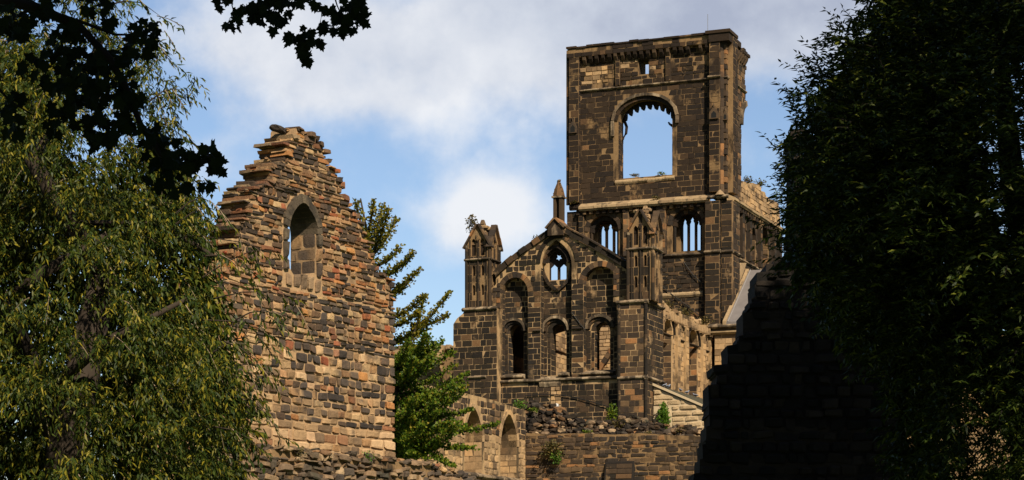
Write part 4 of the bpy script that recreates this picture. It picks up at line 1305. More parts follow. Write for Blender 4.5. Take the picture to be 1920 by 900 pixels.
mb = MB(); strip(None, side(ca), top[0][0], CB - .05, S(900, 893, ca)[1], .25, .18, M['string'], parent=arc)

low = tag(empty('low_ruined_wall', AB), 'low brown ruined wall topped with heaped rubble in front of the church', 'wall')
mb = MB()
lw = AB.PF([(985, 812), (1030, 814), (1090, 812), (1150, 815), (1200, 812), (1260, 816), (1310, 818), (1420, 822)], CB)
lw = lw + [(lw[-1][0], ZB), (ca, ZB)]
core(mb, front(CB), [lw], 0, 1.6, M['mortar_dark'])
courses(mb, front(CB), [lw], M['brown'], h=(.12, .27), wd=(.2, .75), proud=(.005, .04), joint=.006, zmin=4, jit=.012, rough=True)
mb.build('wall', low)
mb = MB()    # sloping dark buttress
q0, q1 = F(1137, 868, CB), F(1190, 868, CB)
mb.hexa([(q0[0] - .1, CB - 1.3, ZB), (q1[0], CB - 1.3, ZB), (q1[0] - .05, CB - .12, q0[1]), (q0[0], CB - .12, q0[1]), (q0[0] - .1, CB, ZB), (q1[0], CB, ZB), (q1[0], CB, q0[1] + .08), (q0[0], CB, q0[1] + .08)], M['black'])
q = [(q0[0] + .03, 4), (q1[0] - .03, 4), (q1[0] - .06, q0[1] - .05), (q0[0] + .04, q0[1] - .05)]
courses(mb, lambda a, d, z: (a, CB - .12 - (q0[1] - z) * 1.18 / (q0[1] - ZB) + d - .01, z), [q], M['gable'], h=(.25, .4), wd=(.5, .9), proud=(.005, .02), joint=.012)
mb.build('buttress', low)
mb = MB()    # rubble core left above the facing
prof = [(985, 758), (1000, 757), (1030, 762), (1050, 770), (1065, 780), (1085, 788), (1110, 796), (1135, 792), (1160, 786), (1185, 782), (1205, 790), (1250, 800), (1300, 806), (1330, 808)]
def prof_y(px):
    for (x0, y0), (x1, y1) in zip(prof, prof[1:]):
        if x0 <= px <= x1: return y0 + (y1 - y0) * (px - x0) / (x1 - x0)
    return 808
for px in range(984, 1340, 7):
    for yy in range(int(prof_y(px)), 820, 7):
        for dpt in (0.5,):
            b_ = CB + dpt + (820 - yy) * .025 + rnd.uniform(-.15, .15)
            a_, z_ = F(px + rnd.uniform(-4, 4), yy + rnd.uniform(-3, 3), b_)
            rock(mb, (a_, b_, z_), rnd.uniform(.1, .24) * (1.3 if rnd.random() < .15 else 1), rnd.choice([M['base'], M['gable'], M['gable'], M['brown']]))
q = AB.PF([(986, 822)] + [(x, y + 5) for x, y in prof] + [(1330, 822)], CB + 1.8)
core(mb, front(CB + 1.8), [[(x, max(z, 3)) for x, z in q]], 0, 1.2, M['base'])
tag(mb.build('rubble_core', low), kind='stuff')

# distant wall between the green tree and the gable
far = tag(empty('far_ruined_wall', AB), 'distant tan wall with a broken arch end left of the church gable', 'wall')
mb = MB(); FB = -9.0
fw = AB.PF([(690, 640), (720, 648), (745, 650), (770, 643), (790, 650), (812, 644), (832, 646), (850, 652), (858, 655)], FB)
ha = AB.PF([(826, 712), (824, 690), (826, 668), (834, 655), (846, 650), (875, 650), (875, 712)], FB)
fw = fw + [(fw[-1][0], ZB), (fw[0][0], ZB)]
core(mb, front(FB), [fw], .5, 1.3, M['mortar_dark']); 
fw2 = AB.PF([(690, 640), (720, 648), (745, 650), (770, 643), (790, 650), (812, 644), (834, 648), (826, 668), (823, 690), (826, 712)], FB)
fw2 = fw2 + [(fw2[-1][0], ZB), (fw2[0][0], ZB)]
core(mb, front(FB), [fw2], 0, .5, M['mortar'])
courses(mb, front(FB), [fw2], M['tan'], h=(.22, .34), wd=(.3, .7), proud=(.01, .06), zmin=9, rag=.12, thick=.6, jit=.014)
for i in range(24):
    p = F(rnd.uniform(740, 850), 650, FB); rock(mb, (p[0], FB + .4, p[1]), rnd.uniform(.12, .28), M['tan'])
mb.build('wall', far)

# ================================================================== NEAR GABLE RUIN (left)
RU = Frame(-.0573 * 50, 50.0, 60.4)
rf, rs = RU.F, RU.S
ru = tag(empty('ruined_gable', RU), 'tall broken gable of mixed brown and orange stone with one pointed window', 'ruined gable')
TH = .72
sil = [(738, 600), (737, 564), (733, 530), (728, 520), (706, 508), (704, 488), (694, 470), (692, 456), (682, 440), (680, 428), (674, 410), (660, 395), (654, 384), (652, 370), (641, 362), (640, 340), (634, 328), (630, 318),
       (614, 308), (611, 292), (609, 278), (596, 268), (590, 254), (576, 248), (562, 243), (560, 236), (530, 236), (527, 242), (517, 248), (510, 258), (500, 264), (488, 270), (486, 284), (492, 290), (482, 300), (472, 306), (468, 318), (452, 322),
       (456, 334), (462, 342), (444, 350), (426, 356), (422, 366), (412, 374), (410, 384), (416, 392), (408, 410), (402, 424), (392, 428), (394, 444), (388, 456), (386, 474), (384, 490), (380, 506), (340, 520), (310, 540), (270, 560), (250, 600), (220, 640)]
ap = sil.index((560, 236))
opoly = [q for q in RU.PF(sil[:ap + 1], 0)] + [q for q in RU.PF(sil[ap + 1:], TH) if q[0] < RU.F(560, 236, 0)[0]]
opoly = opoly + [(opoly[-1][0], 2.5), (opoly[0][0] , 2.5)]
opoly[0] = (0.02, opoly[0][1])
wx0, wx1 = rf(541, 450)[0], rf(593, 450)[0]
wz0 = rf(566, 510)[1]; wzs = rf(566, 432)[1]; wzt = rf(568, 379)[1]
win = arch(wx0, wx1, wz0, wzs, wzt, 'pointed', 14)
# the missing stones below the sill
win = [(wx0, wz0 + .1), (wx0 + .15, wz0 - .05)] + [(wx0 + (wx1 - wx0) * .45, wz0 - .3), (wx0 + (wx1 - wx0) * .7, wz0 - .28), (wx1 - .05, wz0 + .05)] + win[1:]
winc = win
mb = MB()
zsplit = rf(640, 560)[1]; zmix = rf(640, 650)[1]
inset = [(x_ , z_ - .06) for x_, z_ in opoly]; inset[-1] = opoly[-1]; inset[-2] = opoly[-2]
cxr = sum(p[0] for p in opoly[:-8]) / len(opoly[:-8])
core(mb, front(0), [[(x_ + (.07 if x_ < rf(545, 400)[0] else -.07), z_) for x_, z_ in inset], winc], .016, TH, M['mortar_light'])
wb = arch(wx0 - .24, wx1 + .24, wz0 - .35, wzs, wzt + .22, 'pointed', 14)
courses(mb, front(0), [opoly, wb], M['ruin'], h=(.065, .15), wd=(.13, .46), proud=(.004, .048), joint=.011, zmin=zsplit, jit=.014, rough=True, rag=.08, thick=TH + .02, missing=.012)
courses(mb, front(0), [opoly, wb], M['ruin'], h=(.10, .19), wd=(.18, .42), proud=(.005, .045), joint=.014, zmin=zmix, zmax=zsplit, jit=.013, rough=True, rag=.08, thick=TH + .02, matf=lambda x, z: M['ruin'] if rnd.random() < .6 else M['ruin_low'])
courses(mb, front(0), [opoly], M['ruin_low'], h=(.16, .24), wd=(.25, .43), proud=(.008, .04), joint=.02, zmin=rf(640, 800)[1], zmax=zmix, jit=.014, rough=True, rag=.05, thick=TH + .02, matf=lambda x, z: rnd.choice([M['ruin_low']] * 5 + [M['ruin'], M['ruin'], M['ruin_tan']]))
courses(mb, front(0), [opoly], M['ruin_tan'], h=(.17, .26), wd=(.3, .6), proud=(.008, .035), joint=.018, zmin=4.3, zmax=rf(640, 800)[1], jit=.012, rough=True, rag=.05, thick=TH + .02)
# stones capping the broken top, right through the wall
for i in range(1, len(opoly) - 3):
    (x0, z0), (x1, z1) = opoly[i], opoly[i + 1]
    L = math.hypot(x1 - x0, z1 - z0); n = max(1, int(L / .16))
    for k in range(n):
        t = (k + rnd.random()) / n
        x_, z_ = x0 + (x1 - x0) * t, z0 + (z1 - z0) * t
        w2 = rnd.uniform(.12, .3); h2 = rnd.uniform(.045, .11)
        for (ya, yb) in ((-.03 + rnd.uniform(-.04, .04), TH * rnd.uniform(.35, .6)), (TH * rnd.uniform(.4, .6), TH + rnd.uniform(-.03, .06))):
            jx = rnd.uniform(-.05, .05)
            mpb = lambda a, d, z, ya=ya: (a, ya + d, z)
            stone_block(mb, mpb, x_ - w2 / 2 + jx, x_ + w2 / 2 + jx, z_ - h2, z_ + h2 * .3, .03, M['ruin'], jit=.02, rough=True, through=yb - ya)
            if rnd.random() < .35: rock(mb, (x_ + rnd.uniform(-.06, .06), rnd.uniform(.1, TH - .1), z_ + rnd.uniform(-.03, .03)), rnd.uniform(.05, .1), M['ruin'], .7)
ax_, az_ = rf(545, 240)
rock(mb, (ax_, TH * .5, az_ + .02), .2, M['ruin'], .5)
mb.build('wall', ru)
mb = MB()
ring(mb, front(0), arc_curve(wx0, wx1, wzs, wzt, 'pointed', 14), .2, -.05, TH, M['surround'], size=.14, gap=.002, jit=.006)
for xx, dr in ((wx0, 1), (wx1, -1)):
    z = wz0 - .05
    while z < wzs - .05:
        hh = min(rnd.uniform(.28, .42), wzs - z)
        e_ = rnd.uniform(.16, .26)
        a0, a1 = (xx - e_, xx) if dr == 1 else (xx, xx + e_)
        stone_block(mb, front(0), a0, a1, z + .01, z + hh - .01, .05, rnd.choice([M['surround'], M['base'], M['ruin']]), rough=True, jit=.016, through=.1)
        z += hh
jamb(mb, wx1, -1, wz0, wzs + .05, .02, TH, M['ruin_low'], front(0), h=(.24, .36), rough=True); jamb(mb, wx0, 1, wz0, wzs, .02, TH, M['ruin_low'], front(0), h=(.24, .36), rough=True)
for k in range(5):
    stone_block(mb, front(0), wx0 - .1 + k * .28, wx0 + .16 + k * .28, wz0 - .38 + rnd.uniform(-.03, .03), wz0 - .05 - abs(k - 2) * .02, .03, M['base'], rough=True, jit=.02, through=.4)
for k in range(3):
    mb.hexa([(wx0 + .05 + k * .4, .02, wz0 - .26), (wx0 + .42 + k * .4, .02, wz0 - .26), (wx0 + .42 + k * .4, .3, wz0 - .05), (wx0 + .05 + k * .4, .3, wz0 - .05),
             (wx0 + .05 + k * .4, TH, wz0 - .5), (wx0 + .42 + k * .4, TH, wz0 - .5), (wx0 + .42 + k * .4, TH, wz0 + .08), (wx0 + .05 + k * .4, TH, wz0 + .08)], M['base'])
mb.build('pointed_window', ru)

# low rubble wall at its foot, running on to the right
lr = tag(empty('rubble_footing', RU), 'low footing of heaped rubble along the foot of the tall broken gable', 'wall')
mb = MB(); LBY = -.75
tp = RU.PF([(380, 838), (440, 840), (500, 842), (560, 846), (640, 853), (700, 860), (760, 866), (820, 876), (870, 890), (900, 904)], LBY)
lwp = tp + [(tp[-1][0], 2.5), (tp[0][0], 2.5)]
core(mb, front(LBY), [lwp], 0, .8, M['mortar_dark'])
courses(mb, front(LBY), [lwp], M['base'], h=(.09, .2), wd=(.16, .5), proud=(.03, .14), joint=.02, zmin=3.4, jit=.03, rough=True)
for i in range(len(tp) - 1):
    (x0, z0), (x1, z1) = tp[i], tp[i + 1]
    n = int((x1 - x0) / .11)
    for k in range(n):
        t = k / n
        for y in (LBY + .05, LBY + .4):
            rock(mb, (x0 + (x1 - x0) * t + rnd.uniform(-.04, .04), y + rnd.uniform(-.08, .1), z0 + (z1 - z0) * t + rnd.uniform(-.05, .06)), rnd.uniform(.06, .17), rnd.choice([M['base'], M['ruin']]), .6)
mb.build('wall', lr)

# ================================================================== dark stepped wall on the right
DW = Frame(0, 30.0, 0)
dk = tag(empty('stepped_wall', DW), 'tall broken wall in deep shade with a stepped ragged left edge at the right', 'wall')
dpts = [(1300, 960), (1301, 888), (1312, 887), (1312, 862), (1318, 860), (1317, 834), (1324, 832), (1324, 800), (1331, 798), (1329, 757), (1328, 722), (1343, 721), (1345, 704), (1341, 702), (1341, 684), (1364, 683), (1365, 666), (1363, 648), (1384, 645),
        (1386, 630), (1393, 628), (1393, 587), (1409, 584), (1409, 560), (1416, 557), (1415, 534), (1419, 532), (1419, 511), (1436, 509), (1437, 495), (1450, 494), (1451, 488), (1466, 487), (1467, 482), (1484, 483), (1489, 470), (1490, 300), (1488, 256),
        (1482, 254), (1483, 243), (1512, 240), (1512, 300), (1640, 290), (1690, 330), (1702, 560), (1700, 900)]
dp = DW.PF(dpts, 0); dp[0] = (dp[0][0], -.2); dp[-1] = (dp[-1][0], -.2)
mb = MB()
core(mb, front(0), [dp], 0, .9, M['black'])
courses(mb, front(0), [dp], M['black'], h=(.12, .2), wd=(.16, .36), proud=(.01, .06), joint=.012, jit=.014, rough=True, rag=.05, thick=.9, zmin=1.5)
mb.build('wall', dk)
# lit wall seen through the leaves far right
rwf = Frame(14, 62, -22.1)
rw = tag(empty('distant_boundary_wall', rwf), 'sunlit tan wall glimpsed low through the dark tree at the right edge', 'wall')
mb = MB()
rp_ = rwf.PF([(1640, 620), (1760, 615), (1830, 630), (1990, 620)], 0); rp_ = rp_ + [(rp_[-1][0], 2), (rp_[0][0], 2)]
core(mb, front(0), [rp_], 0, 1, M['mortar']); courses(mb, front(0), [rp_], M['tan'], h=(.22, .3), wd=(.3, .6), proud=(.01, .04), zmin=4)
mb.build('wall', rw)

# ================================================================== FOLIAGE
rng = np.random.default_rng(11)

def norm(a): return a / np.maximum(np.linalg.norm(a, axis=-1, keepdims=True), 1e-9)

def leaf_mesh(name, P, D, L, W, mat, parent=None, shape='long', roll=None, droop=None):
    """P base points, D unit directions, L lengths, W widths -> one mesh of small leaf faces"""
    n = len(P)
    up = norm(rng.normal(size=(n, 3)) * .55 + np.array([0, 0, 1.0]))
    sidev = norm(np.cross(D, up)); nrm_ = np.cross(sidev, D)
    L = L[:, None]; W = W[:, None]
    if shape == 'long':      # kite with a fold and a bent tip
        tpl = [(0, 0, 0), (.38, .5, .06), (1, 0, -.12), (.38, -.5, .06)]
        faces = [(0, 1, 2, 3)]
    elif shape == 'fan':
        tpl = [(0, 0, 0), (.5, .5, .05), (.95, .35, 0), (.8, 0, .05), (.95, -.35, 0), (.5, -.5, .05)]
        faces = [(0, 1, 2, 3), (0, 3, 4, 5)]
    else:                    # maple: five lobes with teeth
        tpl = [(0, 0, 0), (-.10, .28, .02), (.10, .50, .04), (.14, .36, .02), (.30, .40, .02), (.50, .62, .05), (.55, .36, .02), (.62, .24, .02), (.82, .26, .02), (.80, .14, 0), (1.05, 0, .05),
               (.80, -.14, 0), (.82, -.26, .02), (.62, -.24, .02), (.55, -.36, .02), (.50, -.62, .05), (.30, -.40, .02), (.14, -.36, .02), (.10, -.50, .04), (-.10, -.28, .02)]
        faces = [tuple(range(20))]
    k = len(tpl)
    V = np.empty((n, k, 3))
    for i, (l, s, h) in enumerate(tpl):
        V[:, i] = P + D * L * l + sidev * W * s + nrm_ * L * h
    if droop is not None:
        V[:, :, 2] -= ((V[:, :, :] - P[:, None, :]) ** 2).sum(-1) / L * droop
    me = bpy.data.meshes.new(name)
    nf = len(faces)
    me.vertices.add(n * k); me.vertices.foreach_set('co', V.reshape(-1))
    fl = np.array([v for f in faces for v in f])
    loops = (np.arange(n)[:, None] * k + fl[None, :]).reshape(-1)
    sizes = np.array([len(f) for f in faces])
    me.loops.add(len(loops)); me.loops.foreach_set('vertex_index', loops.astype(np.int32))
    me.polygons.add(n * nf)
    st = np.tile(np.concatenate([[0], np.cumsum(sizes)[:-1]]), n) + np.repeat(np.arange(n) * sizes.sum(), nf)
    me.polygons.foreach_set('loop_start', st.astype(np.int32))
    try: me.polygons.foreach_set('loop_total', np.tile(sizes, n).astype(np.int32))
    except Exception: pass
    me.materials.append(mat)
    me.update(calc_edges=True); me.validate()
    o = bpy.data.objects.new(name, me); COL.objects.link(o)
    if parent is not None: o.parent = parent
    return o

def inside(poly, x, y):
    c = np.zeros(len(x), bool); n = len(poly)
    for i in range(n):
        x0, y0 = poly[i]; x1, y1 = poly[(i + 1) % n]
        if y0 == y1: continue
        m = ((y0 > y) != (y1 > y)) & (x < (x1 - x0) * (y - y0) / (y1 - y0) + x0)
        c ^= m
    return c
def edge_dist(poly, x, y):
    d = np.full(len(x), 1e9); n = len(poly)
    for i in range(n):
        a = np.array(poly[i], float); b = np.array(poly[(i + 1) % n], float); ab = b - a
        t = np.clip(((x - a[0]) * ab[0] + (y - a[1]) * ab[1]) / max((ab ** 2).sum(), 1e-9), 0, 1)
        d = np.minimum(d, np.hypot(x - a[0] - t * ab[0], y - a[1] - t * ab[1]))
    return d

def crown_points(poly, D, half, n, k=.011, offs=0.0):
    """points in a rounded crown whose outline is the traced one; returns world positions"""
    xs = [p[0] for p in poly]; ys = [p[1] for p in poly]
    out = []
    while sum(len(o) for o in out) < n:
        x = rng.uniform(min(xs), max(xs), n * 2); y = rng.uniform(min(ys), max(ys), n * 2)
        m = inside(poly, x, y); x, y = x[m], y[m]
        hd = np.minimum(half, .15 + edge_dist(poly, x, y) * k)
        Y = D + rng.uniform(-1, 1, len(x)) * hd
        out.append(np.stack([(x - CX) / FPX * Y, Y, EYE + (YH - y) / FPX * Y], 1))
    return np.concatenate(out)[:n]

def shoots(starts, dirs, length, nleaf, droop, spread, leaf_dir_fn, jitter=.12):
    """curved twigs with leaves along them; returns leaf bases, directions and twig polylines"""
    P, Dd, lines = [], [], []
    n = len(starts)
    t = np.linspace(0, 1, 6)
    Ls = length * rng.uniform(.6, 1.3, n)
    pts = starts[:, None, :] + dirs[:, None, :] * (Ls[:, None] * t)[:, :, None]
    pts[:, :, 2] -= droop * (Ls[:, None] * t) ** 2
    lines = pts
    k = nleaf
    u = (np.arange(k) + .5) / k
    seg = u * 5; i0 = np.minimum(seg.astype(int), 4); fr = seg - i0
    base = pts[:, i0] * (1 - fr)[None, :, None] + pts[:, i0 + 1] * fr[None, :, None]
    tang = norm(pts[:, i0 + 1] - pts[:, i0])
    base = base.reshape(-1, 3); tang = tang.reshape(-1, 3)
    return base, leaf_dir_fn(tang, np.tile(np.arange(k), n)), lines

def twig_mesh(name, lines, r, mat, parent, every=1):
    m_ = MB()
    for ln in lines[::every]:
        m_.tube([tuple(p) for p in ln[::2]] + [tuple(ln[-1])], [r, r * .8, r * .6, r * .3], 3, mat, cap=False)
    return m_.build(name, parent)

# ---------- left weeping tree
def willow_dir(tang, k):
    n = len(tang)
    sd_ = norm(np.cross(tang, np.array([0, 0, 1.0])) + rng.normal(size=(n, 3)) * .25)
    sg = np.where(k % 2 == 0, 1, -1)[:, None]
    d = tang * .6 + sd_ * sg * .6 + np.array([0, 0, -.5]) + rng.normal(size=(n, 3)) * .34
    return norm(d)
lt = tag(empty('weeping_tree', loc=(-5.2, 22.5, 0)), 'large leafy weeping tree with long hanging leaves at the left, sunlit yellow green', 'tree')
LTO = np.array([-5.2, 22.5, 0])
outl = [(-420, 900), (-420, -90), (-200, -110), (-40, -110), (60, -100), (130, -90), (190, -60), (225, 0), (258, 60), (305, 110), (330, 160), (300, 200), (318, 250), (322, 300), (352, 330), (372, 380), (352, 440), (392, 500), (430, 545), (452, 600), (458, 660), (440, 720), (446, 780),
        (420, 840), (430, 900), (440, 980), (0, 1100), (-420, 1100)]
D0 = 22.0
def clusters(poly, D, half, nc, per, spread, **kw):
    c = crown_points(poly, D, half, nc, **kw)
    p = np.repeat(c, per, 0) + rng.normal(size=(nc * per, 3)) * np.array(spread)
    return p
st = clusters(outl, D0, 2.4, 560, 16, (.11, .12, .07))
# outward direction: to the right and down, as a weeping crown hangs
def out_dir(st, cx, cy, down, r=.62):
    d = st - np.array([cx, cy, 0]); d[:, 2] = 0; d = norm(d)
    return norm(d * 1.0 + np.array([0, 0, -down]) + rng.normal(size=st.shape) * r)
dr = out_dir(st, -5.2, 24.0, .55)
P1, D1, ln1 = shoots(st, dr, .36, 14, 1.0, .1, willow_dir)
def build_leaves(P, D, L0, L1, W, mat, parent, org, name='leaves', shape='long', droop=None):
    n = len(P)
    return leaf_mesh(name, P - org, D, rng.uniform(L0, L1, n), rng.uniform(.8, 1.2, n) * W, mat, parent, shape, droop=droop)
crown = build_leaves(P1, D1, .045, .11, .02, M['leaf_willow'], lt, LTO, 'crown')
# inner dense leaves that close the crown
ins = [(x * .9 - 10, y * 1.0 + 30) for x, y in outl]
ins = [(min(x, 330 + max(0, (y - 300)) * .22) if y > 150 else min(x, 120), y + (190 if y < 150 else 90 if y < 300 else 0)) for x, y in outl]
st2 = crown_points(ins, D0 + 2.9, 1.5, 9500)
P2, D2, ln2 = shoots(st2, out_dir(st2, -5.2, 24, .6), .45, 12, .8, .1, willow_dir)
build_leaves(P2, D2, .09, .14, .044, M['leaf_willow'], crown, LTO, 'inner_leaves')
# sprays that stick out of the crown against the sky and the ruin
def px3(px, py, Y): return np.array([(px - CX) / FPX * Y, Y, EYE + (YH - py) / FPX * Y])
def spray(p0, p1, Y, nsh, **kw):
    a, b = px3(*p0, Y), px3(*p1, Y)
    t = rng.uniform(.1, 1, nsh)[:, None]
    mid = a + (b - a) * t + np.array([0, 0, 1]) * (.12 * np.sin(t * math.pi))
    return mid + rng.normal(size=(nsh, 3)) * np.array([.02, .08, .02])
sp, bl_ = [], []
for p0, p1, n_ in (((300, 440), (545, 490), 9), ((330, 400), (402, 382), 4), ((380, 520), (520, 470), 6), ((400, 560), (560, 566), 8), ((380, 600), (535, 650), 8), ((400, 660), (500, 640), 4), ((380, 700), (515, 700), 6), ((420, 720), (530, 820), 6),
                   ((400, 800), (500, 860), 6), ((240, 60), (330, 130), 5), ((280, 190), (352, 180), 5), ((290, 250), (345, 240), 4), ((300, 300), (360, 350), 5), ((250, 110), (310, 60), 4), ((330, 420), (420, 400), 5),
                   ((380, 480), (470, 520), 6), ((440, 600), (530, 600), 5), ((420, 640), (510, 720), 6), ((400, 740), (480, 780), 5), ((200, 10), (300, 30), 5)):
    Y = D0 + rng.uniform(-1, 1)
    sp.append(spray(p0, p1, Y, n_)); a = px3(*p0, Y); b = px3(*p1, Y)
    bl_.append([a, a + (b - a) * .33 + np.array([0, 0, .08]), a + (b - a) * .66 + np.array([0, 0, .1]), b])
st3 = np.concatenate(sp)
d3 = norm(np.array([.55, -.1, -.45]) + rng.normal(size=st3.shape) * .3)
P3, D3, ln3 = shoots(st3, d3, .26, 9, .9, .1, willow_dir)
build_leaves(P3, D3, .07, .115, .024, M['leaf_willow'], crown, LTO, 'leaf_spray')
mb = MB()
for ln in list(ln1[::26]) + list(ln3[::2]):
    mb.tube([tuple(np.array(p) - LTO) for p in ln[[0, 2, 5]]], [.006, .004, .002], 3, M['twig'], cap=False)
for ln in bl_:
    mb.tube([tuple(np.array(p) - LTO) for p in ln], [.009, .007, .005, .002], 4, M['bark'], cap=False)
tag(mb.build('twigs', crown), kind='stuff')
mb = MB()
def limb(mb, pts, rad, mat, org):
    mb.tube([tuple(np.array(p) - org) for p in pts], rad, 9, mat)
limb(mb, [(-5.2, 22.5, 0), (-5.1, 22.5, 1.5), (-4.9, 22.6, 3.2), (-4.5, 22.5, 5)], [.34, .26, .22, .16], M['bark'], LTO)
mb.build('trunk', lt, smooth=True)
for pts, rad in (([(-4.9, 22.6, 3.2), px3(0, 560, 22.4), px3(75, 515, 22.2), px3(200, 440, 22)], [.14, .1, .07, .03]),
                 ([(-4.5, 22.5, 5), px3(60, 300, 22.5), px3(150, 150, 22.5), px3(210, 40, 22.4)], [.13, .09, .05, .02]),
                 ([(-4.9, 22.6, 3.0), px3(60, 760, 22.4), px3(200, 640, 22), px3(350, 560, 21.8)], [.12, .08, .05, .02]),
                 ([(-4.6, 22.5, 4.5), px3(160, 420, 22.6), px3(300, 420, 22.4), px3(400, 480, 22.2)], [.1, .07, .04, .02])):
    mb = MB(); limb(mb, pts, rad, M['bark'], LTO); mb.build('branch', lt, smooth=True)

# ---------- fan-leaved tree between ruin and church
GO = np.array([-3.6, 62.0, 3.0])
gt = tag(empty('fan_leaved_tree', loc=tuple(GO)), 'bright green young tree with long upswept branches between the broken gable and the church', 'tree')
YG = 61.0
def gp(px, py, dy=0): return px3(px, py, YG + dy)
trunk = [gp(735, 990), gp(738, 800), gp(722, 640), gp(700, 500), gp(676, 372)]
brs = [((700, 500), (668, 380)), ((690, 470), (718, 386)), ((696, 480), (743, 411)), ((700, 470), (728, 394)), ((704, 500), (752, 463)), ((706, 520), (774, 476)), ((712, 560), (786, 507)), ((720, 600), (797, 555)), ((722, 612), (784, 586)),
       ((730, 650), (842, 552)), ((770, 610), (839, 592)), ((735, 690), (817, 645)), ((740, 700), (850, 660)), ((745, 740), (876, 702)), ((745, 790), (929, 797)), ((750, 800), (886, 841)), ((750, 780), (850, 876)),
       ((725, 640), (800, 618)), ((740, 740), (830, 640)), ((740, 760), (860, 745)), ((700, 460), (655, 400)), ((735, 720), (796, 560)), ((742, 780), (820, 800)), ((742, 800), (800, 862)), ((760, 770), (880, 770)),
       ((740, 720), (770, 850)), ((690, 440), (700, 380)), ((720, 560), (765, 530)), ((738, 680), (800, 690)), ((738, 820), (790, 830)), ((745, 770), (870, 800)), ((740, 700), (815, 740)), ((690, 430), (650, 470))]
mb = MB()
mb.tube([tuple(p - GO) for p in trunk], [.22, .17, .12, .07, .02], 8, M['bark']); mb.build('trunk', gt, smooth=True)
mb = MB(); LP, LD, gold = [], [], []
for i, (p0, p1) in enumerate(brs):
    dy = rng.uniform(-1.6, .8)
    a, b = gp(*p0), gp(*p1, dy)
    n = 14; t = np.linspace(0, 1, n)[:, None]
    ln = a + (b - a) * t + np.array([0, 0, -1]) * (.25 * np.sin(t * math.pi)) * np.linalg.norm(b - a) * .35
    mb.tube([tuple(p - GO) for p in ln[::3]] + [tuple(ln[-1] - GO)], list(np.linspace(.06, .012, len(ln[::3]) + 1)), 5, M['bark'], cap=False)
    L = np.linalg.norm(b - a)
    k = int(L * 230)
    tt = rng.uniform(.12, 1.02, k)[:, None]
    base = a + (b - a) * tt + np.array([0, 0, -1]) * (.25 * np.sin(tt * math.pi)) * L * .35
    clump = rng.normal(size=(k, 3)) * np.array([.10, .13, .065]) * (1.2 - .7 * tt)
    LP.append(base + clump); LD.append(norm(clump + np.array([0, 0, .25]) + rng.normal(size=(k, 3)) * .12)); gold.append(np.full(k, (p1[1] < 600)))
for p0, p1 in (((700, 500), (650, 420)), ((705, 560), (640, 520)), ((720, 640), (630, 590)), ((735, 720), (640, 650)), ((690, 450), (640, 400)), ((740, 800), (650, 740)), ((715, 600), (660, 560))):
    a, b = gp(*p0), gp(*p1, .5); L = np.linalg.norm(b - a); k = int(L * 260); tt = rng.uniform(.1, 1, k)[:, None]
    cl = rng.normal(size=(k, 3)) * np.array([.11, .12, .06]); LP.append(a + (b - a) * tt + cl); LD.append(norm(cl + rng.normal(size=(k, 3)) * .1)); gold.append(np.full(k, p1[1] < 500))
    mb.tube([tuple(a - GO), tuple(b - GO)], [.04, .012], 4, M['bark'], cap=False)
# tiers of short upswept branches in the lower crown
for i in range(46):
    y0 = rng.uniform(650, 850)
    reach = rng.uniform(25, 125) * (1.0 if y0 > 700 else .65)
    a = gp(742 + rng.uniform(-6, 10), y0 + 14); b = gp(745 + reach, y0 - rng.uniform(6, 34), rng.uniform(-2.2, .6))
    L = np.linalg.norm(b - a); k = int(90 + L * 150)
    if i % 3 == 0: b = gp(742 - reach, y0 - 20, rng.uniform(-1, 1.5)) if i % 2 else b
    tt = rng.uniform(.1, 1.03, k)[:, None]
    cl = rng.normal(size=(k, 3)) * np.array([.11, .12, .055]) * (1.2 - .6 * tt)
    LP.append(a + (b - a) * tt - np.array([0, 0, 1]) * (.12 * np.sin(tt * math.pi)) * L + cl); LD.append(norm(cl + np.array([0, 0, .25]) + rng.normal(size=(k, 3)) * .1)); gold.append(rng.random(k) < .12)
    mb.tube([tuple(a - GO), tuple((a + b) / 2 - np.array([0, 0, .12 * L]) - GO), tuple(b - GO)], [.04, .025, .01], 4, M['bark'], cap=False)
mb.build('branches', gt)
LP = np.concatenate(LP); LD = np.concatenate(LD); gold = np.concatenate(gold)
build_leaves(LP[~gold], LD[~gold], .06, .10, .075, M['leaf_ginkgo'], gt, GO, 'crown', 'fan')
build_leaves(LP[gold], LD[gold], .06, .10, .075, M['leaf_gold'], gt, GO, 'crown', 'fan')

# ---------- dark tree on the right
def ash_dir(tang, k):
    n = len(tang)
    sd_ = norm(np.cross(tang, np.array([0, 0, 1.0])) + rng.normal(size=(n, 3)) * .2)
    sg = np.where(k % 2 == 0, 1, -1)[:, None]
    return norm(tang * .7 + sd_ * sg * .75 + np.array([0, 0, -.2]) + rng.normal(size=(n, 3)) * .18)
RO = np.array([6.2, 24.0, 0])
rt = tag(empty('shaded_tree', loc=tuple(RO)), 'huge dark tree in deep shade filling the right side with a few sunlit leaves', 'tree')
outr = [(1655, -60), (1640, 20), (1622, 62), (1600, 80), (1575, 92), (1556, 108), (1560, 135), (1535, 130), (1512, 160), (1516, 180), (1530, 205), (1510, 222), (1512, 250), (1494, 262), (1488, 300), (1472, 316), (1480, 350), (1476, 400), (1484, 440),
        (1492, 480), (1520, 520), (1560, 600), (1620, 640), (1660, 660), (1690, 700), (1700, 800), (1690, 900), (1700, 1000), (2350, 1000), (2350, -60)]
outr = [(x + 16, y) for x, y in outr]
st = clusters(outr, 23.2, 2.6, 1700, 7, (.15, .22, .15))
d_ = st - np.array([7.0, 25.5, 5.0]); d_ = norm(norm(d_) + np.array([0, -.2, .1]) + rng.normal(size=st.shape) * .5)
P, D, lnr = shoots(st, d_, .34, 10, .4, .1, ash_dir)
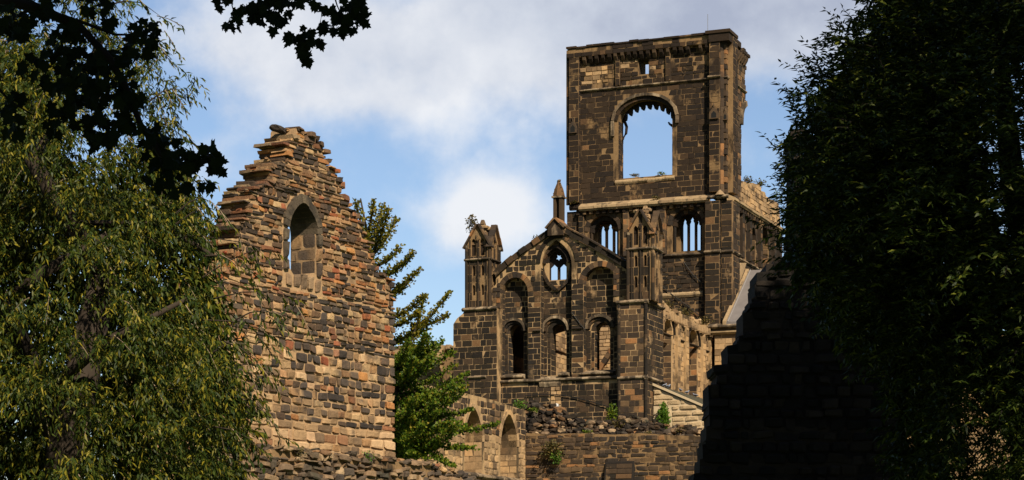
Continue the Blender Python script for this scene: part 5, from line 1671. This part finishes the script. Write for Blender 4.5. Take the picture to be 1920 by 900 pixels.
# thin out the far right, where sky and wall glint through
pxl = P[:, 0] / P[:, 1] * FPX + CX
pyl = YH - (P[:, 2] - EYE) / P[:, 1] * FPX
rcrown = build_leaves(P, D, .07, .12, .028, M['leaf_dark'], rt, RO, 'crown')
inr = [(1640, 60), (1590, 120), (1545, 180), (1520, 280), (1500, 350), (1500, 470), (1590, 620), (1690, 680), (1690, 1000), (1760, 1000), (1770, 760), (1800, 700), (1900, 640), (1880, 560), (1860, 430), (1845, 330), (1825, 200), (1850, 90), (2300, 80), (2300, -60), (1655, -60)]
st = crown_points(inr, 25.4, 1.7, 7500, k=.014)
P, D, ln_ = shoots(st, norm(rng.normal(size=st.shape)), .4, 11, .4, .1, ash_dir)
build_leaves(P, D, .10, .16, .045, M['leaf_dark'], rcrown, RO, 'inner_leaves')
sp = []
for p0, p1 in (((1640, 60), (1572, 75)), ((1600, 110), (1552, 86)), ((1580, 150), (1503, 152)), ((1560, 200), (1504, 205)), ((1540, 290), (1466, 292)), ((1530, 330), (1462, 320)), ((1520, 400), (1476, 415)), ((1520, 230), (1496, 190)),
               ((1530, 440), (1474, 465)), ((1660, 30), (1630, 5)), ((1500, 360), (1470, 350))):
    sp.append(spray(p0, p1, 22.5 + rng.uniform(-.8, .8), 9))
st = np.concatenate(sp); P, D, ln_ = shoots(st, norm(np.array([-.6, -.2, .35]) + rng.normal(size=st.shape) * .4), .2, 9, .3, .1, ash_dir)
build_leaves(P, D, .06, .1, .026, M['leaf_dark'], rcrown, RO, 'leaf_spray')
mb = MB()
for ln in lnr[::9]:
    mb.tube([tuple(np.array(p) - RO) for p in ln[[0, 2, 5]]], [.008, .005, .002], 3, M['bark_dark'], cap=False)
tag(mb.build('twigs', rcrown), kind='stuff')
mb = MB()
mb.tube([(0, 0, 0), (.05, 0, 2), (0, .1, 4.5), (.2, .2, 7.5), (.1, .1, 11)], [.5, .4, .34, .25, .1], 10, M['bark_dark']); mb.build('trunk', rt, smooth=True)
for pts, rad in (([(6.2, 24.0, 3.5), px3(1760, 520, 24), px3(1640, 330, 23.6), px3(1560, 180, 23.4)], [.2, .14, .08, .03]),
                 ([(6.2, 24.1, 4.5), px3(1840, 420, 24), px3(1760, 200, 23.8), px3(1700, 40, 23.6)], [.2, .15, .1, .04]),
                 ([(6.2, 24.0, 3.0), px3(1780, 640, 24), px3(1650, 560, 23.6), px3(1530, 420, 23.4)], [.16, .12, .07, .03]),
                 ([(6.2, 24.0, 5.0), px3(1900, 350, 24), px3(1880, 150, 23.8), px3(1860, -20, 23.6)], [.2, .15, .1, .05])):
    mb = MB(); limb(mb, pts, rad, M['bark_dark'], RO); mb.build('branch', rt, smooth=True)

# ---------- tall neighbours beside the path, out of the picture, whose shade falls on the right-hand side; all but the first added to cut skylight
def ellipsoid_pts(c, r, n, hollow=.3):
    v = norm(rng.normal(size=(n, 3))) * (rng.uniform(hollow, 1, n)[:, None] ** .6)
    return np.array(c) + v * np.array(r)
def shade_tree(org, blobs, label, nper, lsize=.3):
    o = tag(empty('tall_tree', loc=(org[0], org[1], terrain_h(org[0], org[1]))), label, 'tree', 'tall trees beside the viewpoint')
    og = np.array([org[0], org[1], terrain_h(org[0], org[1])])
    pts = np.concatenate([ellipsoid_pts(c, r, int(nper)) for c, r in blobs])
    n = len(pts)
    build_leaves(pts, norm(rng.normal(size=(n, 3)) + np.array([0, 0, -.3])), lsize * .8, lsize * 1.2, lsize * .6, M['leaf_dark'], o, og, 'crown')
    m_ = MB()
    z = blobs[0][0][2]
    m_.tube([(0, 0, -.2), (0, .1, z * .4), (.1, 0, z * .8)], [.5, .4, .25], 10, M['bark_dark'])
    for c, r in blobs:
        m_.tube([(0, .1, z * .45), tuple((np.array(c) - og) * np.array([.5, .5, .75])), tuple(np.array(c) - og)], [.25, .15, .06], 7, M['bark_dark'])
    m_.build('trunk', o)
    return o
shade_tree((11.5, 15.0), [((9.4, 17.5, 12.6), (3.0, 4.2, 3.6)), ((11.5, 13.5, 11.5), (3.8, 4.5, 4.0)), ((8.7, 14.5, 15.0), (2.6, 4.0, 2.6)), ((11.6, 18.2, 15.6), (3.2, 4.0, 3.0)), ((8.4, 19.2, 9.6), (1.6, 2.2, 2.0)), ((9.0, 21.5, 9.5), (2.6, 2.2, 3.2)), ((12.4, 19.5, 9.5), (3.0, 3.0, 3.4))],
           'tall dense tree beside the path right of the viewpoint', 1800, .34)

for (x, y, lb_) in ((-9, -12, 'added tall tree, unseen behind the viewpoint, left of the others'), (2.5, -14, 'added tall tree, unseen straight behind the viewpoint'), (14, -9, 'added tall tree, unseen behind the viewpoint to the right'), (20, 4, 'added tall tree, unseen right of the viewpoint beyond the dense one')):
    shade_tree((x, y), [((x, y, 9.5), (5.5, 4, 5)), ((x + 1, y, 5), (5, 3.5, 3.5)), ((x - 1, y + 1, 13), (4, 3.5, 3))], lb_, 1400, .7)  # unseen trees added to block low skylight from behind the viewpoint

# ---------- overhanging maple boughs, in shade
MO = np.array([-4.5, 4.0, 0])
mt = tag(empty('overhanging_maple', loc=tuple(MO)), 'maple whose black lobed leaves hang into the top left corner and top edge', 'tree')
mb = MB()
mb.tube([(0, 0, -.1), (.1, .1, 2), (.3, .3, 4), (.6, .8, 6.5)], [.4, .32, .27, .18], 10, M['bark_dark']); mb.build('trunk', mt, smooth=True)
pts = np.concatenate([ellipsoid_pts((-.6, 7.2, 8.2), (3.0, 2.3, 1.5), 3000, .1), ellipsoid_pts((-3.5, 5.5, 8.0), (3.0, 3.0, 2.0), 2000, .1), ellipsoid_pts((1.2, 5.5, 8.6), (2.2, 2.6, 1.5), 1500, .1)])
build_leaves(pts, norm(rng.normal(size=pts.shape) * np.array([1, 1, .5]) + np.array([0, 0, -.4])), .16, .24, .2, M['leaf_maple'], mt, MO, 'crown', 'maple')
def bough(segs, YB, name='bough', twig=.05, dens=1.0):
    m_ = MB(); bp, bd = [], []
    for pts_, r0 in segs:
        ln = [px3(x, y, YB + rng.uniform(-.1, .1)) for x, y in pts_]
        m_.tube([tuple(p - MO) for p in ln], list(np.linspace(r0, r0 * .35, len(ln))), 6, M['bark_dark'])
    o = m_.build(name, mt, smooth=True)
    return o
def maple_cluster(spots, YB, parent, size=(.05, .08), dens=1.25):
    bp, bd = [], []
    m_ = MB()
    for (x, y, r, k) in spots:
        k = int(k * dens)
        for _ in range(k):
            rr = r * math.sqrt(rng.random()); th = rng.uniform(0, 6.28)
            p = px3(x + rr * math.cos(th), y + rr * math.sin(th), YB + rng.uniform(-.35, .35))
            bp.append(p)
            # blades mostly hang with their faces towards the light above, turned every way
            bd.append(np.array([rng.normal() * .8, rng.normal() * .35, -abs(rng.normal()) * .8 - .25]))
            if rng.random() < .3:
                q = px3(x, y, YB)
                m_.tube([tuple(q - MO), tuple((p + q) / 2 + np.array([0, 0, .02]) - MO), tuple(p - MO)], [.003, .002, .0015], 3, M['bark_dark'], cap=False)
    bp = np.array(bp); bd = norm(np.array(bd)); n = len(bp)
    # leaf blade roughly facing the viewer: give the generator a frame by mixing in a sideways up vector
    L = rng.uniform(*size, n)
    leaf_mesh_facing('leaves', bp - MO, bd, L, parent)
    tag(m_.build('leaf_stalks', parent), kind='stuff')
def leaf_mesh_facing(name, P, D, L, parent):
    tpl = [(0, 0), (-.10, .28), (.10, .50), (.14, .36), (.30, .40), (.50, .62), (.55, .36), (.62, .24), (.82, .26), (.80, .14), (1.05, 0),
           (.80, -.14), (.82, -.26), (.62, -.24), (.55, -.36), (.50, -.62), (.30, -.40), (.14, -.36), (.10, -.50), (-.10, -.28)]
    m_ = MB()
    for p, d, l in zip(P, D, L):
        n_ = norm(np.array([rng.normal() * .55, -1 + rng.normal() * .3, rng.uniform(-.2, .9)]))
        d = norm(d - n_ * d.dot(n_)); s = np.cross(n_, d)
        vs = [tuple(p + d * l * a + s * l * b + n_ * l * (.12 * abs(b) - .1 * a * a)) for a, b in tpl]
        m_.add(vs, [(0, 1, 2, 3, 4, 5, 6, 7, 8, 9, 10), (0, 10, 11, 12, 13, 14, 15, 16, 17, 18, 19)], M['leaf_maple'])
    return m_.build(name, parent)
YB = 11.0
b1_ = bough([([(-40, -10), (70, 15), (150, 50), (205, 110), (240, 170), (262, 230), (300, 290), (350, 310)], .03), ([(70, 15), (150, 40), (215, 65), (265, 65)], .012), ([(262, 230), (320, 300), (385, 300)], .008), ([(150, 50), (120, 110), (110, 190)], .01),
             ([(-40, 130), (20, 190), (60, 215)], .01)], YB)
maple_cluster([(30, 25, 42, 22), (75, 10, 30, 12), (20, 50, 25, 8), (115, 90, 30, 14), (130, 60, 22, 9), (180, 0, 28, 9), (200, 35, 14, 4), (272, 62, 28, 13), (248, 100, 20, 8), (150, 130, 40, 20), (190, 110, 28, 10), (205, 165, 42, 24), (240, 185, 22, 8),
               (165, 195, 40, 20), (120, 185, 30, 11), (110, 222, 26, 9), (22, 190, 22, 7), (25, 235, 24, 8), (200, 240, 36, 18), (185, 270, 16, 4), (225, 225, 28, 10), (280, 255, 24, 10), (310, 285, 34, 18), (305, 325, 30, 14), (335, 345, 18, 6),
               (345, 300, 24, 10), (390, 295, 26, 12), (405, 318, 16, 6), (386, 346, 12, 4), (60, 120, 24, 6), (95, 150, 22, 6)], YB, b1_)
b2_ = bough([([(430, -60), (470, -20), (520, 5), (560, -10)], .02), ([(560, -20), (590, 8), (604, 22), (600, 45), (590, 60)], .007), ([(604, 22), (640, 30), (672, 20)], .006), ([(620, -30), (632, 10), (645, 40)], .006), ([(440, -30), (435, 10), (440, 30)], .005)], YB)
maple_cluster([(420, -2, 18, 5), (438, 32, 20, 10), (462, 15, 18, 6), (484, 22, 22, 9), (500, 5, 26, 10), (510, 38, 15, 6), (525, 18, 24, 10), (545, 5, 18, 6), (565, -5, 12, 4), (592, 0, 9, 3), (555, 72, 16, 7), (580, 62, 18, 8), (575, 92, 20, 9),
               (590, 80, 14, 5), (602, 50, 12, 4), (625, 20, 16, 6), (628, 55, 14, 5), (655, 15, 20, 8), (670, 8, 16, 6), (685, 18, 12, 5), (660, 45, 14, 6), (645, 30, 14, 5), (672, 38, 9, 3), (505, -20, 40, 14), (650, -15, 24, 8)], YB, b2_, size=(.042, .066), dens=1.2)

# ---------- plants growing on the masonry
def wall_plant(loc, r, n, mat, label, L=.12, shape='fan', up=.3, stems=5):
    og = np.array(loc)
    o = tag(empty('wall_plant', loc=tuple(loc)), label, 'plant', 'plants growing on the ruins')
    v = norm(rng.normal(size=(n, 3))) * rng.uniform(.2, 1, (n, 1)) * np.array(r)
    P = og + v + np.array([0, 0, r[2] * up])
    build_leaves(P, norm(v + rng.normal(size=v.shape) * .2 + np.array([0, 0, .15])), L * .7, L * 1.2, L * .7, mat, o, og, 'leaves', shape)
    m_ = MB()
    for _ in range(stems):
        e = rng.normal(size=3) * np.array(r) * .45; e[2] = abs(e[2]) + r[2] * .3
        m_.tube([(0, 0, 0), tuple(e * .5 + rng.normal(size=3) * .03), tuple(e)], [.02, .012, .005], 4, M['bark'])
    m_.build('stem', o)
def wpt(px, py, b, fr=AB):
    a, z = fr.F(px, py, b)
    return (fr.o[0] + a * fr.ux[0] + b * fr.uy[0], fr.o[1] + a * fr.ux[1] + b * fr.uy[1], z)
wall_plant(wpt(884, 425, tb + .3), (.35, .3, .5), 240, M['leaf_dry'], 'small bushy plant growing on top of the left turret', .12)
wall_plant(wpt(1244, 800, SB - .35), (.32, .2, .65), 520, M['leaf_plant'], 'bright green climbing plant across the arched window of the lean-to', .13, up=.5)
wall_plant(wpt(1244, 775, SB - .35), (.24, .18, .45), 300, M['leaf_plant'], 'upper bright green tuft over the arched window of the lean-to', .13, up=.2)
wall_plant(wpt(1148, 785, CB + 2.0), (.3, .25, .6), 300, M['leaf_ginkgo'], 'green sapling standing on the heaped rubble below the right lancet', .11)
wall_plant(wpt(1036, 850, CB - .3), (.6, .3, .5), 520, M['leaf_dry'], 'brownish shrub hanging from the low wall in front of the church', .11, 'long')
wall_plant(wpt(1045, 862, CB - .35), (.3, .2, .3), 160, M['leaf_plant'], 'greener lower tuft of the shrub on the low wall', .1)
wall_plant(wpt(975, 762, CB + .5), (.35, .3, .25), 160, M['leaf_plant'], 'low green tuft where the arcaded wall meets the rubble', .1)
wall_plant(wpt(1160, 800, CB + 1), (.5, .3, .3), 200, M['leaf_dry'], 'brown weeds on the rubble below the right lancet', .1, 'long')
wall_plant(wpt(1005, 452, gf + .2), (.2, .2, .25), 70, M['leaf_dry'], 'tiny tuft on the left slope of the church gable', .1, 'long')
for px, lb_ in ((1256, 'dry weeds on the side wall head next to the right turret'), (1290, 'dry weeds midway along the side wall head'), (1330, 'dry weeds at the far end of the side wall head')):
    b_ = S(px, 600, PA)[0]
    wall_plant((AB.o[0] + (PA - .2) * AB.ux[0] + b_ * AB.uy[0], AB.o[1] + (PA - .2) * AB.ux[1] + b_ * AB.uy[1], zE + .2), (.5, .5, .35), 170, M['leaf_dry'], lb_, .12, 'long')
for px, py, lb_ in ((1402, 343, 'grass tuft on the broken parapet nearest the tower'), (1425, 348, 'grass tuft on the middle of the broken parapet'), (1456, 385, 'ivy tuft at the far end of the broken parapet')):
    b_, z = S(px, py, -.5)
    wall_plant((AB.o[0] - .5 * AB.ux[0] + b_ * AB.uy[0], AB.o[1] - .5 * AB.ux[1] + b_ * AB.uy[1], z), (.35, .5, .3 if px < 1450 else .8), 160, M['leaf_dry'] if px < 1450 else M['leaf_ginkgo'], lb_, .13, 'long')
wall_plant(wpt(690, 862, LBY - .1, RU), (.18, .12, .15), 90, M['leaf_plant'], 'small green weed on the rubble footing near its right end', .05)
wall_plant(wpt(560, 850, LBY - .1, RU), (.18, .12, .12), 80, M['leaf_dry'], 'dull green weed on the rubble footing below the squared stones', .05)
for px, py, b, lb_ in ((1078, 380, -.3, 'small weeds at the left end of the pale tower ledge'), (1230, 372, -.3, 'small weeds near the middle of the pale tower ledge'), (1240, 327, .4, 'grass on the broken sill of the big tower opening, right part'), (1190, 330, .4, 'grass on the broken sill of the big tower opening, left part'),
                      (1100, 812, CB + .3, 'grass on the head of the low wall below the middle lancet'), (1215, 815, CB + .3, 'grass on the head of the low wall near the lean-to'), (1000, 770, CB + 1.2, 'green weeds at the upper left end of the heaped rubble'),
                      (1275, 808, CB + .6, 'dry grass on the rubble under the lean-to wall'), (1140, 477, gf + .3, 'tuft on the lower right slope of the church gable')):
    wall_plant(wpt(px, py, b), (.28, .2, .12), 110, M['leaf_dry'] if px % 4 else M['leaf_ginkgo'], lb_, .09, 'long', stems=2)
